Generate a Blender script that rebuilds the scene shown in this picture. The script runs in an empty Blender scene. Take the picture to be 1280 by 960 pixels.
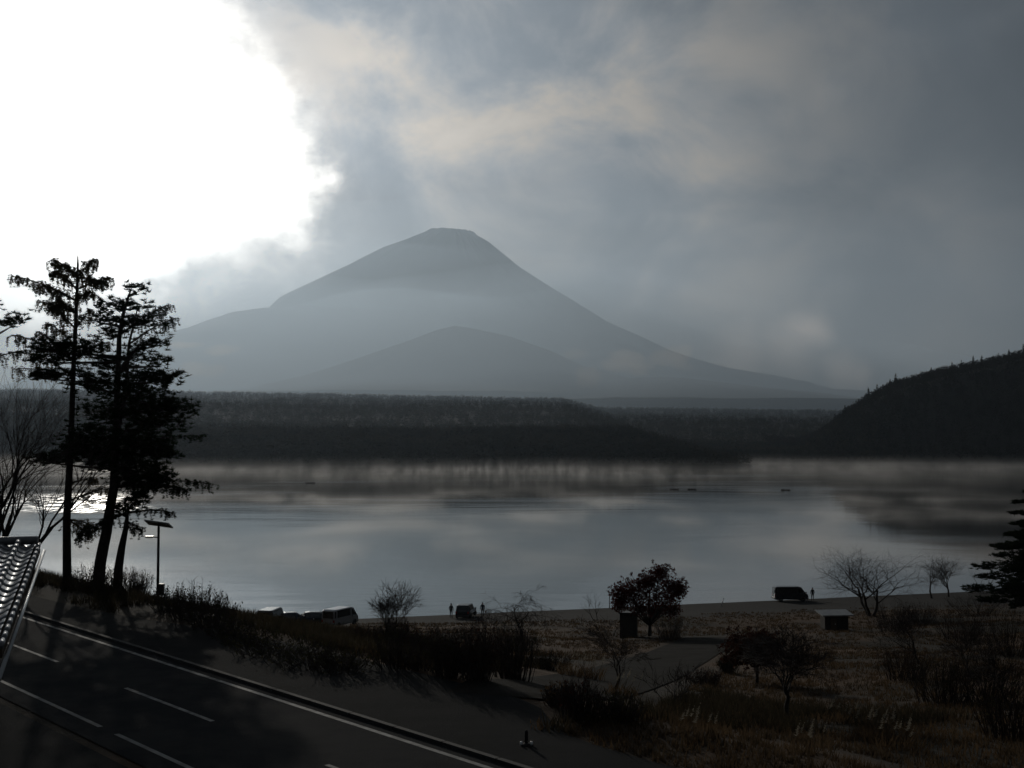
import bpy, bmesh, math, random
import numpy as np
from mathutils import Vector, Matrix

R = math.radians
rnd = random.Random(7)
nr = np.random.default_rng(11)
scene = bpy.context.scene
COL = scene.collection

# ------------------------------------------------------------------ camera
FPX, CX, CY, HOR, CAMZ = 1540.0, 640.0, 480.0, 555.0, 21.0
PITCH = math.atan((HOR - CY) / FPX)
cam_d = bpy.data.cameras.new('camera')
cam_d.sensor_width = 36.0
cam_d.lens = 36.0 * FPX / 1280.0
cam_d.clip_start, cam_d.clip_end = 0.1, 60000
cam = bpy.data.objects.new('camera', cam_d)
COL.objects.link(cam)
cam.location = (0, 0, CAMZ)
cam.rotation_euler = (R(90) + PITCH, 0, 0)
scene.camera = cam
scene.render.resolution_x, scene.render.resolution_y = 1024, 768

def raydir(px, py):
    a, b = (px - CX) / FPX, (CY - py) / FPX
    return Vector((a, math.cos(PITCH) - b * math.sin(PITCH), b * math.cos(PITCH) + math.sin(PITCH)))

def at(px, py, D):
    d = raydir(px, py)
    return Vector((0, 0, CAMZ)) + d * (D / d.y)

# ------------------------------------------------------------------ sky, sun, exposure
SUN = raydir(134, 157).normalized()
SUN_EL = math.asin(SUN.z)
scene.view_settings.view_transform = 'Standard'
scene.view_settings.look = 'None'
scene.view_settings.gamma = 1.0
scene.view_settings.use_curve_mapping = False
scene.view_settings.exposure = -0.8
scene.cycles.use_denoising = True
scene.cycles.max_bounces = 6
scene.cycles.diffuse_bounces = 2
scene.cycles.glossy_bounces = 4
scene.cycles.volume_bounces = 0
scene.cycles.transparent_max_bounces = 8
scene.cycles.sample_clamp_indirect = 6.0

world = bpy.data.worlds.new('World')
scene.world = world
world.use_nodes = True
world.cycles.sampling_method = 'AUTOMATIC'

class NT:
    """tiny node-tree writer"""
    def __init__(s, tree):
        s.t = tree
    def n(s, typ, **kw):
        nd = s.t.nodes.new(typ)
        for k, v in kw.items():
            setattr(nd, k, v)
        return nd
    def put(s, sock, v):
        if hasattr(v, 'is_output'):
            s.t.links.new(v, sock)
        elif v is not None:
            sock.default_value = v
    def m(s, op, a, b=None, c=None, clamp=False):
        nd = s.n('ShaderNodeMath', operation=op, use_clamp=clamp)
        for i, v in enumerate((a, b, c)):
            s.put(nd.inputs[i], v)
        return nd.outputs[0]
    def v(s, op, a, b=None):
        nd = s.n('ShaderNodeVectorMath', operation=op)
        s.put(nd.inputs[0], a)
        s.put(nd.inputs[1], b)
        return nd.outputs['Value'] if op in ('DOT_PRODUCT', 'LENGTH') else nd.outputs[0]
    def mix(s, f, a, b, blend='MIX'):
        nd = s.n('ShaderNodeMix', data_type='RGBA', blend_type=blend)
        s.put(nd.inputs[0], f)
        s.put(nd.inputs[6], a)
        s.put(nd.inputs[7], b)
        return nd.outputs[2]
    def noise(s, vec, scale, detail=5, rough=0.55, dist=0.0, color=False):
        nd = s.n('ShaderNodeTexNoise')
        s.put(nd.inputs['Vector'], vec)
        nd.inputs['Scale'].default_value = scale
        nd.inputs['Detail'].default_value = detail
        nd.inputs['Roughness'].default_value = rough
        nd.inputs['Distortion'].default_value = dist
        return nd.outputs['Color' if color else 'Fac']
    def rng(s, v, a, b, c=0.0, d=1.0, smooth=True):
        nd = s.n('ShaderNodeMapRange', interpolation_type='SMOOTHSTEP' if smooth else 'LINEAR')
        s.put(nd.inputs[0], v)
        for i, x in enumerate((a, b, c, d)):
            nd.inputs[i + 1].default_value = x
        return nd.outputs[0]

def rgb(r, g, b):
    return (r, g, b, 1.0)

def build_world():
    t = world.node_tree
    t.nodes.clear()
    w = NT(t)
    d = w.v('NORMALIZE', w.n('ShaderNodeTexCoord').outputs['Generated'])
    sky = w.n('ShaderNodeTexSky', sky_type='NISHITA', sun_disc=False)
    sky.sun_elevation = SUN_EL
    sky.sun_rotation = math.atan2(SUN.x, SUN.y)
    sky.altitude = 900
    sky.air_density, sky.dust_density, sky.ozone_density = 1.0, 2.0, 1.0
    # turbulence that bends every cloud outline
    n1 = w.noise(w.v('MULTIPLY', d, (1, 1, 1.4)), 11.0, 8, 0.60, color=True)
    dv = w.v('SUBTRACT', n1, (0.5, 0.5, 0.5))
    dw = w.v('NORMALIZE', w.v('ADD', d, w.v('SCALE', dv, None)))
    sc = dw.node.inputs[0].links[0].from_node.inputs[1].links[0].from_node
    sc.inputs['Scale'].default_value = 0.105
    ang = w.m('ARCCOSINE', w.m('MINIMUM', w.v('DOT_PRODUCT', d, tuple(SUN)), 1.0))
    # cloud deck lit from behind by the low sun: brightness falls away from it
    veil = w.m('ADD', w.m('MULTIPLY', w.m('EXPONENT', w.m('MULTIPLY', ang, -4.8)), 1.55), 0.11)
    # cloud structure
    n2 = w.noise(w.v('MULTIPLY', d, (1, 1, 1.35)), 8.0, 8, 0.57, 0.4)
    n3 = w.noise(w.v('MULTIPLY', d, (1.0, 1.0, 1.7)), 3.2, 4, 0.5, 0.2)
    cb = w.v('DOT_PRODUCT', d, tuple(raydir(730, 90).normalized()))
    bankc = w.rng(cb, math.cos(0.36), math.cos(0.06))
    puff = w.m('MULTIPLY', w.rng(n2, 0.34, 0.70), w.m('ADD', w.m('MULTIPLY', w.rng(n3, 0.40, 0.66), 0.45), w.m('MULTIPLY', bankc, 0.75)))
    dark = w.rng(n3, 0.62, 0.40)
    lum = w.m('MULTIPLY', veil, w.m('SUBTRACT', w.m('ADD', w.m('ADD', 0.80, w.m('MULTIPLY', w.noise(w.v('MULTIPLY', d, (1, 1, 1.5)), 15.0, 6, 0.6, 0.4), 0.12)), w.m('MULTIPLY', puff, 0.85)), w.m('MULTIPLY', dark, 0.30)))
    tint = w.mix(puff, rgb(0.84, 0.98, 1.14), rgb(1.12, 1.0, 0.86))
    deck = w.mix(1.0, tint, lum, 'MULTIPLY')
    # opening in the deck round the sun
    lobes = [(110, 120, 185), (205, 190, 160), (300, 225, 92), (60, 250, 170), (40, 20, 200), (225, 60, 60), (70, 330, 110), (150, 330, 70)]
    acc = None
    for px, py, r in lobes:
        c = raydir(px, py).normalized()
        a = w.m('ARCCOSINE', w.m('MINIMUM', w.v('DOT_PRODUCT', dw, tuple(c)), 1.0))
        f = w.m('SUBTRACT', 1.0, w.m('DIVIDE', a, r / FPX))
        acc = f if acc is None else w.m('MAXIMUM', acc, f)
    acc = w.m('ADD', acc, w.m('MULTIPLY', w.m('SUBTRACT', w.noise(d, 24.0, 7, 0.62), 0.5), 0.60))
    low = None
    for px, py, r in ((1003, 422, 42), (985, 440, 46), (1042, 468, 30), (1062, 472, 22), (925, 445, 50)):
        c = raydir(px, py).normalized()
        a = w.m('ARCCOSINE', w.m('MINIMUM', w.v('DOT_PRODUCT', w.v('NORMALIZE', w.v('ADD', d, w.v('MULTIPLY', dv, (0.05, 0.05, 0.05)))), tuple(c)), 1.0))
        f = w.m('SUBTRACT', 1.0, w.m('DIVIDE', a, r / FPX))
        low = f if low is None else w.m('MAXIMUM', low, f)
    deck = w.mix(w.m('MULTIPLY', w.rng(low, -0.1, 0.9), 0.5), deck, rgb(0.95, 0.80, 0.68))
    hole = w.m('POWER', w.rng(acc, -0.42, 0.42, smooth=False), 2.6)
    rim = w.m('POWER', w.rng(acc, -0.50, 0.05, smooth=False), 2.2)
    bright = w.m('ADD', w.m('MULTIPLY', w.m('EXPONENT', w.m('MULTIPLY', ang, -7.0)), 6.0), 3.6)
    glow = w.mix(1.0, rgb(1.0, 0.985, 0.94), bright, 'MULTIPLY')
    deck = w.mix(w.m('MULTIPLY', rim, 0.34), deck, rgb(2.0, 1.80, 1.55))
    allc = w.mix(hole, deck, glow)
    # a little clear Nishita sky shows through the thin veil
    skyc = w.mix(1.0, sky.outputs[0], rgb(0.05, 0.05, 0.05), 'MULTIPLY')
    fin = w.mix(0.90, skyc, allc)
    bg = w.n('ShaderNodeBackground')
    w.put(bg.inputs[0], fin)
    bg.inputs[1].default_value = 1.0
    out = w.n('ShaderNodeOutputWorld')
    t.links.new(bg.outputs[0], out.inputs[0])
build_world()

sun_d = bpy.data.lights.new('sun', 'SUN')
sun_d.energy = 2.3
sun_d.angle = R(0.6)
sun_d.color = (1.0, 0.93, 0.82)
sun = bpy.data.objects.new('sun', sun_d)
COL.objects.link(sun)
sun.rotation_euler = (-SUN).to_track_quat('-Z', 'Y').to_euler()
sun.location = (-300, 900, 400)

# ------------------------------------------------------------------ helpers
MATS = {}
def mat(name, col, rough=0.9, var=0.0, scale=3.0, col2=None, metallic=0.0, bump=0.0, bscale=20.0, spec=0.3, sub=None):
    m = bpy.data.materials.new(name)
    m.use_nodes = True
    w = NT(m.node_tree)
    b = m.node_tree.nodes['Principled BSDF']
    b.inputs['Roughness'].default_value = rough
    b.inputs['Metallic'].default_value = metallic
    b.inputs['Specular IOR Level'].default_value = spec
    c1 = rgb(*col)
    if var or col2:
        c2 = rgb(*(col2 or tuple(x * (1 - var) for x in col)))
        co = w.n('ShaderNodeTexCoord').outputs['Object']
        f = w.rng(w.noise(co, scale, 5, 0.6), 0.32, 0.68)
        w.put(b.inputs['Base Color'], w.mix(f, c1, c2))
    else:
        b.inputs['Base Color'].default_value = c1
    if bump:
        co = w.n('ShaderNodeTexCoord').outputs['Object']
        bm = w.n('ShaderNodeBump')
        bm.inputs['Strength'].default_value = bump
        bm.inputs['Distance'].default_value = 0.05
        w.put(bm.inputs['Height'], w.noise(co, bscale, 6, 0.6))
        w.put(b.inputs['Normal'], bm.outputs[0])
    MATS[name] = m
    return m

def leafmat(name, col, col2, scale=2.0, trans=0.35):
    """foliage: diffuse plus light passing through, so backlit leaves glow a little"""
    m = bpy.data.materials.new(name)
    m.use_nodes = True
    t = m.node_tree
    w = NT(t)
    t.nodes.remove(t.nodes['Principled BSDF'])
    co = w.n('ShaderNodeTexCoord').outputs['Object']
    f = w.rng(w.noise(co, scale, 4, 0.6), 0.35, 0.65)
    c = w.mix(f, rgb(*col), rgb(*col2))
    d = w.n('ShaderNodeBsdfDiffuse')
    tr = w.n('ShaderNodeBsdfTranslucent')
    w.put(d.inputs[0], c)
    w.put(tr.inputs[0], c)
    mx = w.n('ShaderNodeMixShader')
    mx.inputs[0].default_value = trans
    t.links.new(d.outputs[0], mx.inputs[1])
    t.links.new(tr.outputs[0], mx.inputs[2])
    t.links.new(mx.outputs[0], t.nodes['Material Output'].inputs[0])
    MATS[name] = m
    return m

class MB:
    """collects faces, builds one mesh object"""
    def __init__(s):
        s.v, s.f, s.k = [], [], 0
    def add(s, verts, faces):
        o = s.k
        s.v.extend(tuple(p) for p in verts)
        s.f.extend(tuple(i + o for i in f) for f in faces)
        s.k += len(verts)
    def box(s, c, h, rot=None):
        cx, cy, cz = c
        pts = [Vector((x * h[0], y * h[1], z * h[2])) for z in (-1, 1) for y in (-1, 1) for x in (-1, 1)]
        if rot is not None:
            pts = [rot @ p for p in pts]
        s.add([(p.x + cx, p.y + cy, p.z + cz) for p in pts],
              [(0, 2, 3, 1), (4, 5, 7, 6), (0, 1, 5, 4), (2, 6, 7, 3), (0, 4, 6, 2), (1, 3, 7, 5)])
    def tube(s, pts, rad, n=6, cap=True):
        pts = [Vector(p) for p in pts]
        vs, fs = [], []
        for i, p in enumerate(pts):
            a = pts[max(i - 1, 0)]
            b = pts[min(i + 1, len(pts) - 1)]
            t = (b - a)
            t = t.normalized() if t.length > 1e-9 else Vector((0, 0, 1))
            u = t.cross(Vector((0.31, 0.95, 0.02)))
            if u.length < 1e-3:
                u = t.cross(Vector((1, 0, 0)))
            u.normalize()
            w = t.cross(u)
            for k in range(n):
                q = 2 * math.pi * k / n
                vs.append(p + (u * math.cos(q) + w * math.sin(q)) * rad[i])
        for i in range(len(pts) - 1):
            for k in range(n):
                k2 = (k + 1) % n
                fs.append((i * n + k, i * n + k2, (i + 1) * n + k2, (i + 1) * n + k))
        if cap:
            fs.append(tuple(range(n))[::-1])
            fs.append(tuple((len(pts) - 1) * n + k for k in range(n)))
        s.add(vs, fs)
    def build(s, name, m, parent=None, smooth=False, loc=None):
        me = bpy.data.meshes.new(name)
        me.from_pydata(s.v, [], s.f)
        if smooth:
            me.polygons.foreach_set('use_smooth', [True] * len(me.polygons))
        return link(name, me, m, parent, loc)

def link(name, me, m, parent=None, loc=None):
    o = bpy.data.objects.new(name, me)
    COL.objects.link(o)
    if m is not None:
        for x in (m if isinstance(m, (list, tuple)) else [m]):
            me.materials.append(MATS[x] if isinstance(x, str) else x)
    if parent is not None:
        o.parent = parent
    if loc is not None:
        o.location = loc
    return o

def npmesh(name, V, F, m, parent=None, smooth=False):
    """V (n,3), F (k,3|4) numpy -> object"""
    me = bpy.data.meshes.new(name)
    V = np.ascontiguousarray(V, dtype=np.float32)
    F = np.ascontiguousarray(F, dtype=np.int32)
    me.vertices.add(len(V))
    me.vertices.foreach_set('co', V.ravel())
    me.loops.add(F.size)
    me.loops.foreach_set('vertex_index', F.ravel())
    me.polygons.add(len(F))
    me.polygons.foreach_set('loop_start', np.arange(0, F.size, F.shape[1], dtype=np.int32))
    me.update(calc_edges=True)
    me.validate()
    if smooth:
        me.polygons.foreach_set('use_smooth', np.ones(len(me.polygons), dtype=bool))
    return link(name, me, m, parent)

def gridmesh(name, X, Y, Z, m, parent=None, smooth=True):
    h, w = X.shape
    V = np.stack([X, Y, Z], -1).reshape(-1, 3)
    i = np.arange(h * w).reshape(h, w)
    F = np.stack([i[:-1, :-1], i[:-1, 1:], i[1:, 1:], i[1:, :-1]], -1).reshape(-1, 4)
    return npmesh(name, V, F, m, parent, smooth)

def tag(o, label, cat, group=None):
    o['label'] = label
    o['category'] = cat
    if group:
        o['group'] = group
    return o

def struct(o):
    o['kind'] = 'structure'
    return o

def stuff(o, label=None, cat=None):
    o['kind'] = 'stuff'
    if label:
        o['label'] = label
    if cat:
        o['category'] = cat
    return o

def empty(name, loc, rz=0.0):
    o = bpy.data.objects.new(name, None)
    COL.objects.link(o)
    o.location = loc
    o.rotation_euler = (0, 0, rz)
    o.empty_display_size = 0.3
    return o

def copy_tree(o, parent=None):
    c = o.copy()
    COL.objects.link(c)
    c.parent = parent
    for ch in list(o.children):
        copy_tree(ch, c)
    return c

def fnoise(x, y, seed=0, octs=4, base=1.0):
    """cheap smooth value noise from summed sines"""
    r = np.random.default_rng(seed)
    z = np.zeros_like(x, dtype=float)
    a, f = 1.0, base
    for _ in range(octs):
        for _ in range(3):
            th, ph = r.uniform(0, 2 * math.pi), r.uniform(0, 2 * math.pi)
            z += a * np.sin((x * math.cos(th) + y * math.sin(th)) * f + ph) / 3
        a *= 0.55
        f *= 1.9
    return z

# ------------------------------------------------------------------ materials
mat('asphalt', (0.026, 0.027, 0.029), 1.0, col2=(0.040, 0.040, 0.040), spec=0.02, scale=0.6, bump=0.5, bscale=25)
mat('old_asphalt', (0.030, 0.030, 0.030), 1.0, spec=0.02, col2=(0.022, 0.023, 0.023), scale=0.5, bump=0.5, bscale=20)
mat('gravel_track', (0.034, 0.032, 0.029), 1.0, spec=0.02, col2=(0.022, 0.020, 0.017), scale=0.5, bump=0.5, bscale=15)
mat('road_paint', (0.26, 0.26, 0.25), 0.8, col2=(0.07, 0.07, 0.07), scale=2.5)
mat('worn_paint', (0.13, 0.14, 0.14), 0.75, col2=(0.06, 0.06, 0.06), scale=2.0)
mat('concrete', (0.045, 0.044, 0.042), 0.9, var=0.4, scale=1.5)
mat('bark', (0.045, 0.036, 0.030), 0.95, var=0.5, scale=5, bump=0.8, bscale=9)
mat('bark_grey', (0.07, 0.06, 0.052), 0.95, var=0.45, scale=6, bump=0.6, bscale=12)
mat('twig', (0.05, 0.036, 0.030), 0.95, var=0.4, scale=4)
leafmat('pine_needles', (0.012, 0.020, 0.011), (0.024, 0.034, 0.016), 1.4, 0.12)
leafmat('larch_needles', (0.060, 0.050, 0.024), (0.100, 0.075, 0.034), 1.2, 0.30)
leafmat('red_leaves', (0.085, 0.022, 0.018), (0.045, 0.016, 0.013), 1.5, 0.25)
leafmat('rust_leaves', (0.060, 0.026, 0.018), (0.034, 0.018, 0.013), 1.2, 0.25)
leafmat('shrub_leaves', (0.030, 0.034, 0.018), (0.050, 0.044, 0.022), 1.5, 0.25)
leafmat('dry_grass', (0.105, 0.070, 0.040), (0.060, 0.044, 0.028), 0.5, 0.35)
leafmat('bank_grass', (0.055, 0.044, 0.028), (0.034, 0.030, 0.020), 0.5, 0.30)
leafmat('plume', (0.30, 0.27, 0.21), (0.22, 0.19, 0.15), 2.0, 0.40)
leafmat('far_foliage', (0.020, 0.024, 0.018), (0.038, 0.032, 0.021), 0.02, 0.08)
leafmat('hill_foliage', (0.024, 0.020, 0.014), (0.014, 0.016, 0.011), 0.02, 0.06)
mat('forest_floor', (0.028, 0.026, 0.020), 1.0, var=0.5, scale=0.02)
mat('volcanic', (0.060, 0.056, 0.056), 1.0, col2=(0.040, 0.038, 0.038), scale=0.002)
mat('glaze', (0.15, 0.15, 0.155), 0.32, var=0.35, scale=7, spec=1.0)
mat('steel', (0.45, 0.45, 0.44), 0.35, metallic=0.9)
mat('dark_steel', (0.05, 0.05, 0.052), 0.5, metallic=0.3)
mat('timber', (0.10, 0.072, 0.048), 0.85, var=0.4, scale=4)
mat('pv_glass', (0.012, 0.015, 0.03), 0.12, spec=0.6)
mat('lamp_glass', (0.75, 0.74, 0.70), 0.25)
mat('paint_dark', (0.020, 0.022, 0.026), 0.22, spec=0.6)
mat('paint_blue', (0.020, 0.030, 0.055), 0.25, spec=0.6)
mat('paint_silver', (0.42, 0.43, 0.44), 0.28, metallic=0.5)
mat('paint_white', (0.72, 0.72, 0.70), 0.30)
mat('window_glass', (0.010, 0.012, 0.014), 0.05, spec=0.7)
mat('rubber', (0.018, 0.018, 0.018), 0.9)
mat('red_lens', (0.25, 0.012, 0.010), 0.2)
mat('clear_lens', (0.65, 0.66, 0.66), 0.08)
mat('skin', (0.42, 0.27, 0.20), 0.6)
mat('cloth_dark', (0.022, 0.024, 0.030), 0.95)
mat('cloth_navy', (0.025, 0.032, 0.055), 0.95)
mat('cloth_grey', (0.07, 0.07, 0.07), 0.95)
mat('cloth_red', (0.16, 0.03, 0.025), 0.95)
mat('hair', (0.012, 0.010, 0.009), 0.7)
mat('boat_hull', (0.16, 0.15, 0.14), 0.5, var=0.3)
mat('metal_sheet', (0.30, 0.30, 0.29), 0.45, var=0.3, scale=2, metallic=0.3)
mat('board', (0.05, 0.042, 0.034), 0.9, var=0.3)

def ground_material():
    m = bpy.data.materials.new('lakeside_ground')
    m.use_nodes = True
    w = NT(m.node_tree)
    b = m.node_tree.nodes['Principled BSDF']
    b.inputs['Roughness'].default_value = 1.0
    b.inputs['Specular IOR Level'].default_value = 0.1
    co = w.n('ShaderNodeTexCoord').outputs['Object']
    sp = w.n('ShaderNodeSeparateXYZ')
    w.put(sp.inputs[0], co)
    a = w.rng(w.noise(w.v('MULTIPLY', co, (1, 0.55, 1)), 0.10, 6, 0.6, 0.4), 0.40, 0.62)
    c = w.mix(a, rgb(0.030, 0.025, 0.019), rgb(0.105, 0.064, 0.038))
    f = w.rng(w.noise(co, 1.6, 5, 0.65), 0.35, 0.70)
    c = w.mix(w.m('MULTIPLY', f, 0.5), c, rgb(0.035, 0.031, 0.022))
    # gravel strand beside the water (below about one metre)
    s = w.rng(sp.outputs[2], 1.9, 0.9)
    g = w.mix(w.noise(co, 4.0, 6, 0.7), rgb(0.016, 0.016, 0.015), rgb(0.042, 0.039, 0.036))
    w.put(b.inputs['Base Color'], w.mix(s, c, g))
    bm = w.n('ShaderNodeBump')
    bm.inputs['Strength'].default_value = 0.8
    bm.inputs['Distance'].default_value = 0.12
    w.put(bm.inputs['Height'], w.noise(co, 5.0, 6, 0.7))
    w.put(b.inputs['Normal'], bm.outputs[0])
    MATS['lakeside_ground'] = m
ground_material()

def water_material():
    m = bpy.data.materials.new('lake_water')
    m.use_nodes = True
    t = m.node_tree
    w = NT(t)
    b = t.nodes['Principled BSDF']
    b.inputs['Base Color'].default_value = rgb(0.010, 0.014, 0.016)
    b.inputs['IOR'].default_value = 1.33
    b.inputs['Specular IOR Level'].default_value = 0.5
    co = w.n('ShaderNodeTexCoord').outputs['Object']
    # breeze patches: mirror-calm water with ruffled streaks
    patch = w.rng(w.noise(w.v('MULTIPLY', co, (0.5, 1.0, 1)), 0.010, 4, 0.55, 0.6), 0.46, 0.66)
    sp = w.n('ShaderNodeSeparateXYZ')
    w.put(sp.inputs[0], co)
    # the breezy reach in the lee of the left bank
    bx = w.rng(w.m('ADD', sp.outputs[0], w.m('MULTIPLY', sp.outputs[1], 0.292)), 12.0, -22.0)
    by = w.m('MULTIPLY', w.rng(sp.outputs[1], 360, 400), w.rng(sp.outputs[1], 560, 470))
    spk = w.rng(w.noise(w.v('MULTIPLY', co, (0.9, 0.16, 1)), 0.55, 3, 0.6), 0.50, 0.60)
    gust = w.m('MULTIPLY', w.m('MULTIPLY', bx, by), spk)
    rough = w.m('ADD', 0.035, w.m('ADD', w.m('MULTIPLY', patch, 0.05), w.m('MULTIPLY', gust, 0.18)))
    w.put(b.inputs['Roughness'], rough)
    h1 = w.noise(w.v('MULTIPLY', co, (0.35, 1.0, 1)), 0.55, 3, 0.5)
    h2 = w.noise(w.v('MULTIPLY', co, (0.6, 1.0, 1)), 2.2, 3, 0.55)
    bm = w.n('ShaderNodeBump')
    bm.inputs['Distance'].default_value = 0.05
    w.put(bm.inputs['Strength'], w.m('ADD', 0.10, w.m('ADD', w.m('MULTIPLY', patch, 0.12), w.m('MULTIPLY', gust, 0.75))))
    w.put(bm.inputs['Height'], w.m('ADD', h1, w.m('MULTIPLY', h2, 0.5)))
    b2 = w.n('ShaderNodeBump')
    b2.inputs['Strength'].default_value = 1.0
    b2.inputs['Distance'].default_value = 0.10
    w.put(b2.inputs['Height'], w.noise(w.v('MULTIPLY', co, (0.45, 1.0, 1)), 0.022, 4, 0.55, 0.8))
    w.put(b2.inputs['Normal'], bm.outputs[0])
    w.put(b.inputs['Normal'], b2.outputs[0])
    MATS['lake_water'] = m
water_material()

# ------------------------------------------------------------------ setting: near ground
def st(x, y):
    """across (s) and along (t) the main road, from a point on its lake-side edge"""
    return (x + 10.1) * 0.77 + (y - 38.9) * 0.64, (x + 10.1) * 0.64 - (y - 38.9) * 0.77
def xy(s, t):
    return -10.1 + 0.77 * s + 0.64 * t, 38.9 + 0.64 * s - 0.77 * t

def shore_y(x):
    return 156 + 0.33 * np.clip(x, -70, 120)

PATH = None
def gz(x, y):
    x = np.asarray(x, dtype=float)
    y = np.asarray(y, dtype=float)
    s, t = st(x, y)
    D0 = np.maximum(26.8 - 1.2 * x + 9.0, 24.0)
    Ds = shore_y(x)
    u = (y - D0) / np.maximum(Ds - D0, 15.0)
    uc = np.clip(u, 0, 1)
    z = 14.0 * (1 - uc) ** 1.28
    z = np.where(u > 1, -2.6 * np.clip((u - 1) * 4, 0, 1), z)
    w = np.clip((s - 5.5) / 6.0, 0, 1) * np.clip((1.0 - uc) * 3, 0, 1)
    if PATH is None:
        w = w * 0
    else:
        dist = np.full(np.shape(x), 1e9)
        for q in PATH:
            dist = np.minimum(dist, np.hypot(x - q.x, y - q.y))
        w = w * np.clip((dist - 4.5) / 5.0, 0, 1)
    z = z + w * (0.28 * fnoise(x, y, 3, 3, 0.22) + 0.10 * fnoise(x, y, 5, 3, 0.8))
    return z - 0.02

def ghit(px, py):
    d = raydir(px, py)
    Ds = np.arange(12.0, 420.0, 0.1)
    x, y, z = d.x / d.y * Ds, Ds, CAMZ + d.z / d.y * Ds
    g = gz(x, y)
    hit = np.where((z <= g) | (z <= 0))[0]
    k = int(hit[0]) if len(hit) else len(Ds) - 1
    return Vector((float(x[k]), float(y[k]), max(float(g[k]), -0.3)))

def gpt(px, D):
    x = (px - CX) / FPX * D
    return Vector((x, D, float(gz(x, D))))

path_px = [(625, 872), (700, 863), (765, 850), (815, 834), (850, 818), (880, 806), (905, 796)]
ctr = [ghit(*p) for p in path_px]
PATH = []
for i in range(len(ctr) - 1):
    for q in range(4):
        PATH.append(ctr[i].lerp(ctr[i + 1], q / 4))
PATH.append(ctr[-1])

xs = np.concatenate([np.linspace(-420, -80, 30), np.linspace(-78, 110, 190), np.linspace(114, 420, 30)])
ys = np.concatenate([np.linspace(-120, 8, 20), np.linspace(10, 215, 206)])
GX, GY = np.meshgrid(xs, ys)
struct(gridmesh('ground', GX, GY, gz(GX, GY), 'lakeside_ground'))

def ribbon(name, m, s0, s1, t0, t1, z, parent=None, n=40):
    t = np.linspace(t0, t1, n)
    V = []
    for a in t:
        for s in (s0, s1):
            x, y = xy(s, a)
            V.append((x, y, z))
    F = [(2 * i, 2 * i + 1, 2 * i + 3, 2 * i + 2) for i in range(n - 1)]
    mb = MB()
    mb.add(V, F)
    return mb.build(name, m, parent)

road = struct(ribbon('road', 'asphalt', -5.9, 0.34, -75, 48, 14.004))
ribbon('edge_line', 'road_paint', -0.30, -0.15, -75, 48, 14.009, road)
for k in range(-4, 4):
    a = -9.2 + 11.0 * k
    ribbon('centre_dash', 'road_paint', -2.84, -2.71, a, a + 5.5, 14.009, road, 6)
ribbon('edge_line', 'worn_paint', -5.25, -5.12, -75, 6.1, 14.009, road)
ribbon('edge_line', 'worn_paint', -5.25, -5.12, 7.1, 48, 14.009, road)
struct(ribbon('forecourt', 'old_asphalt', -40, -6.2, -75, 60, 14.003))
mb = MB()
for k in range(62):      # kerb stones along the lake side of the road
    t = -75 + 2.0 * k
    c = xy(0.25, t + 1.0)
    mb2 = MB()
    mb2.box((c[0], c[1], 14.02), (0.985, 0.075, 0.07), Matrix.Rotation(math.atan2(-0.77, 0.64), 3, 'Z'))
    mb2.build('kerb_stone', 'concrete', road)
# pavement apron and the side road that leaves it for the shore
def sheet(name, m, poly_rows, dz):
    V, F = [], []
    w = len(poly_rows[0])
    for row in poly_rows:
        for (x, y) in row:
            V.append((x, y, float(gz(x, y)) + dz))
    for i in range(len(poly_rows) - 1):
        for j in range(w - 1):
            F.append((i * w + j, i * w + j + 1, (i + 1) * w + j + 1, (i + 1) * w + j))
    mb = MB()
    mb.add(V, F)
    return struct(mb.build(name, m))
rows = []
for k in range(81):
    t = -60 + 1.3 * k
    wide = 2.1 + 2.6 * (1 / (1 + math.exp(-(t + 9) / 3.0))) - 2.2 * (1 / (1 + math.exp(-(t - 12.5) / 0.8)))
    rows.append([xy(s, t) for s in np.linspace(0.36, 0.36 + wide, 7)])
sheet('pavement', 'old_asphalt', rows, 0.034)
rows = []
pts = []
for i in range(len(ctr) - 1):
    for k in range(8):
        pts.append(ctr[i].lerp(ctr[i + 1], k / 8))
for i, p in enumerate(pts):
    a, b = pts[max(i - 2, 0)], pts[min(i + 2, len(pts) - 1)]
    t = (b - a).normalized()
    nrm = Vector((-t.y, t.x, 0)).normalized()
    hw = 1.6 + 1.6 * (i / len(pts))
    rows.append([(p.x + nrm.x * q, p.y + nrm.y * q) for q in np.linspace(-hw, hw, 7)])
sheet('side_road', 'gravel_track', rows, 0.040)

# ------------------------------------------------------------------ setting: lake
lx = np.linspace(-2600, 2600, 40)
ly = np.linspace(110, 3200, 40)
LX, LY = np.meshgrid(lx, ly)
struct(gridmesh('lake', LX, LY, np.zeros_like(LX), 'lake_water'))

# ------------------------------------------------------------------ setting: far land
def shore_far(x):
    """distance of the far shore for each x (piecewise, from the shoreline seen across the water)"""
    X = np.array([-3000, -760, -500, -420, -300, -120, 0, 120, 195, 225, 255, 300, 400, 520, 800, 3000])
    Yv = np.array([2000, 1800, 1600, 1190, 1160, 1150, 1145, 1130, 1120, 1160, 1480, 1470, 1390, 1400, 1420, 1500])
    return np.interp(x, X, Yv)

def hill_right(x, y):
    """wooded hill at the right"""
    prof = np.interp(x * 1590 / np.maximum(y, 1350), [368, 392, 410, 432, 456, 490, 557, 619, 661, 785, 1100, 2500], [0, 9, 24, 44, 61, 80, 98, 109, 119, 140, 170, 190])
    d = np.clip((y - shore_far(x)) / 200, 0, 1)
    return prof * (d * d * (3 - 2 * d)) * np.clip((2100 - y) / 400, 0, 1)

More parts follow.
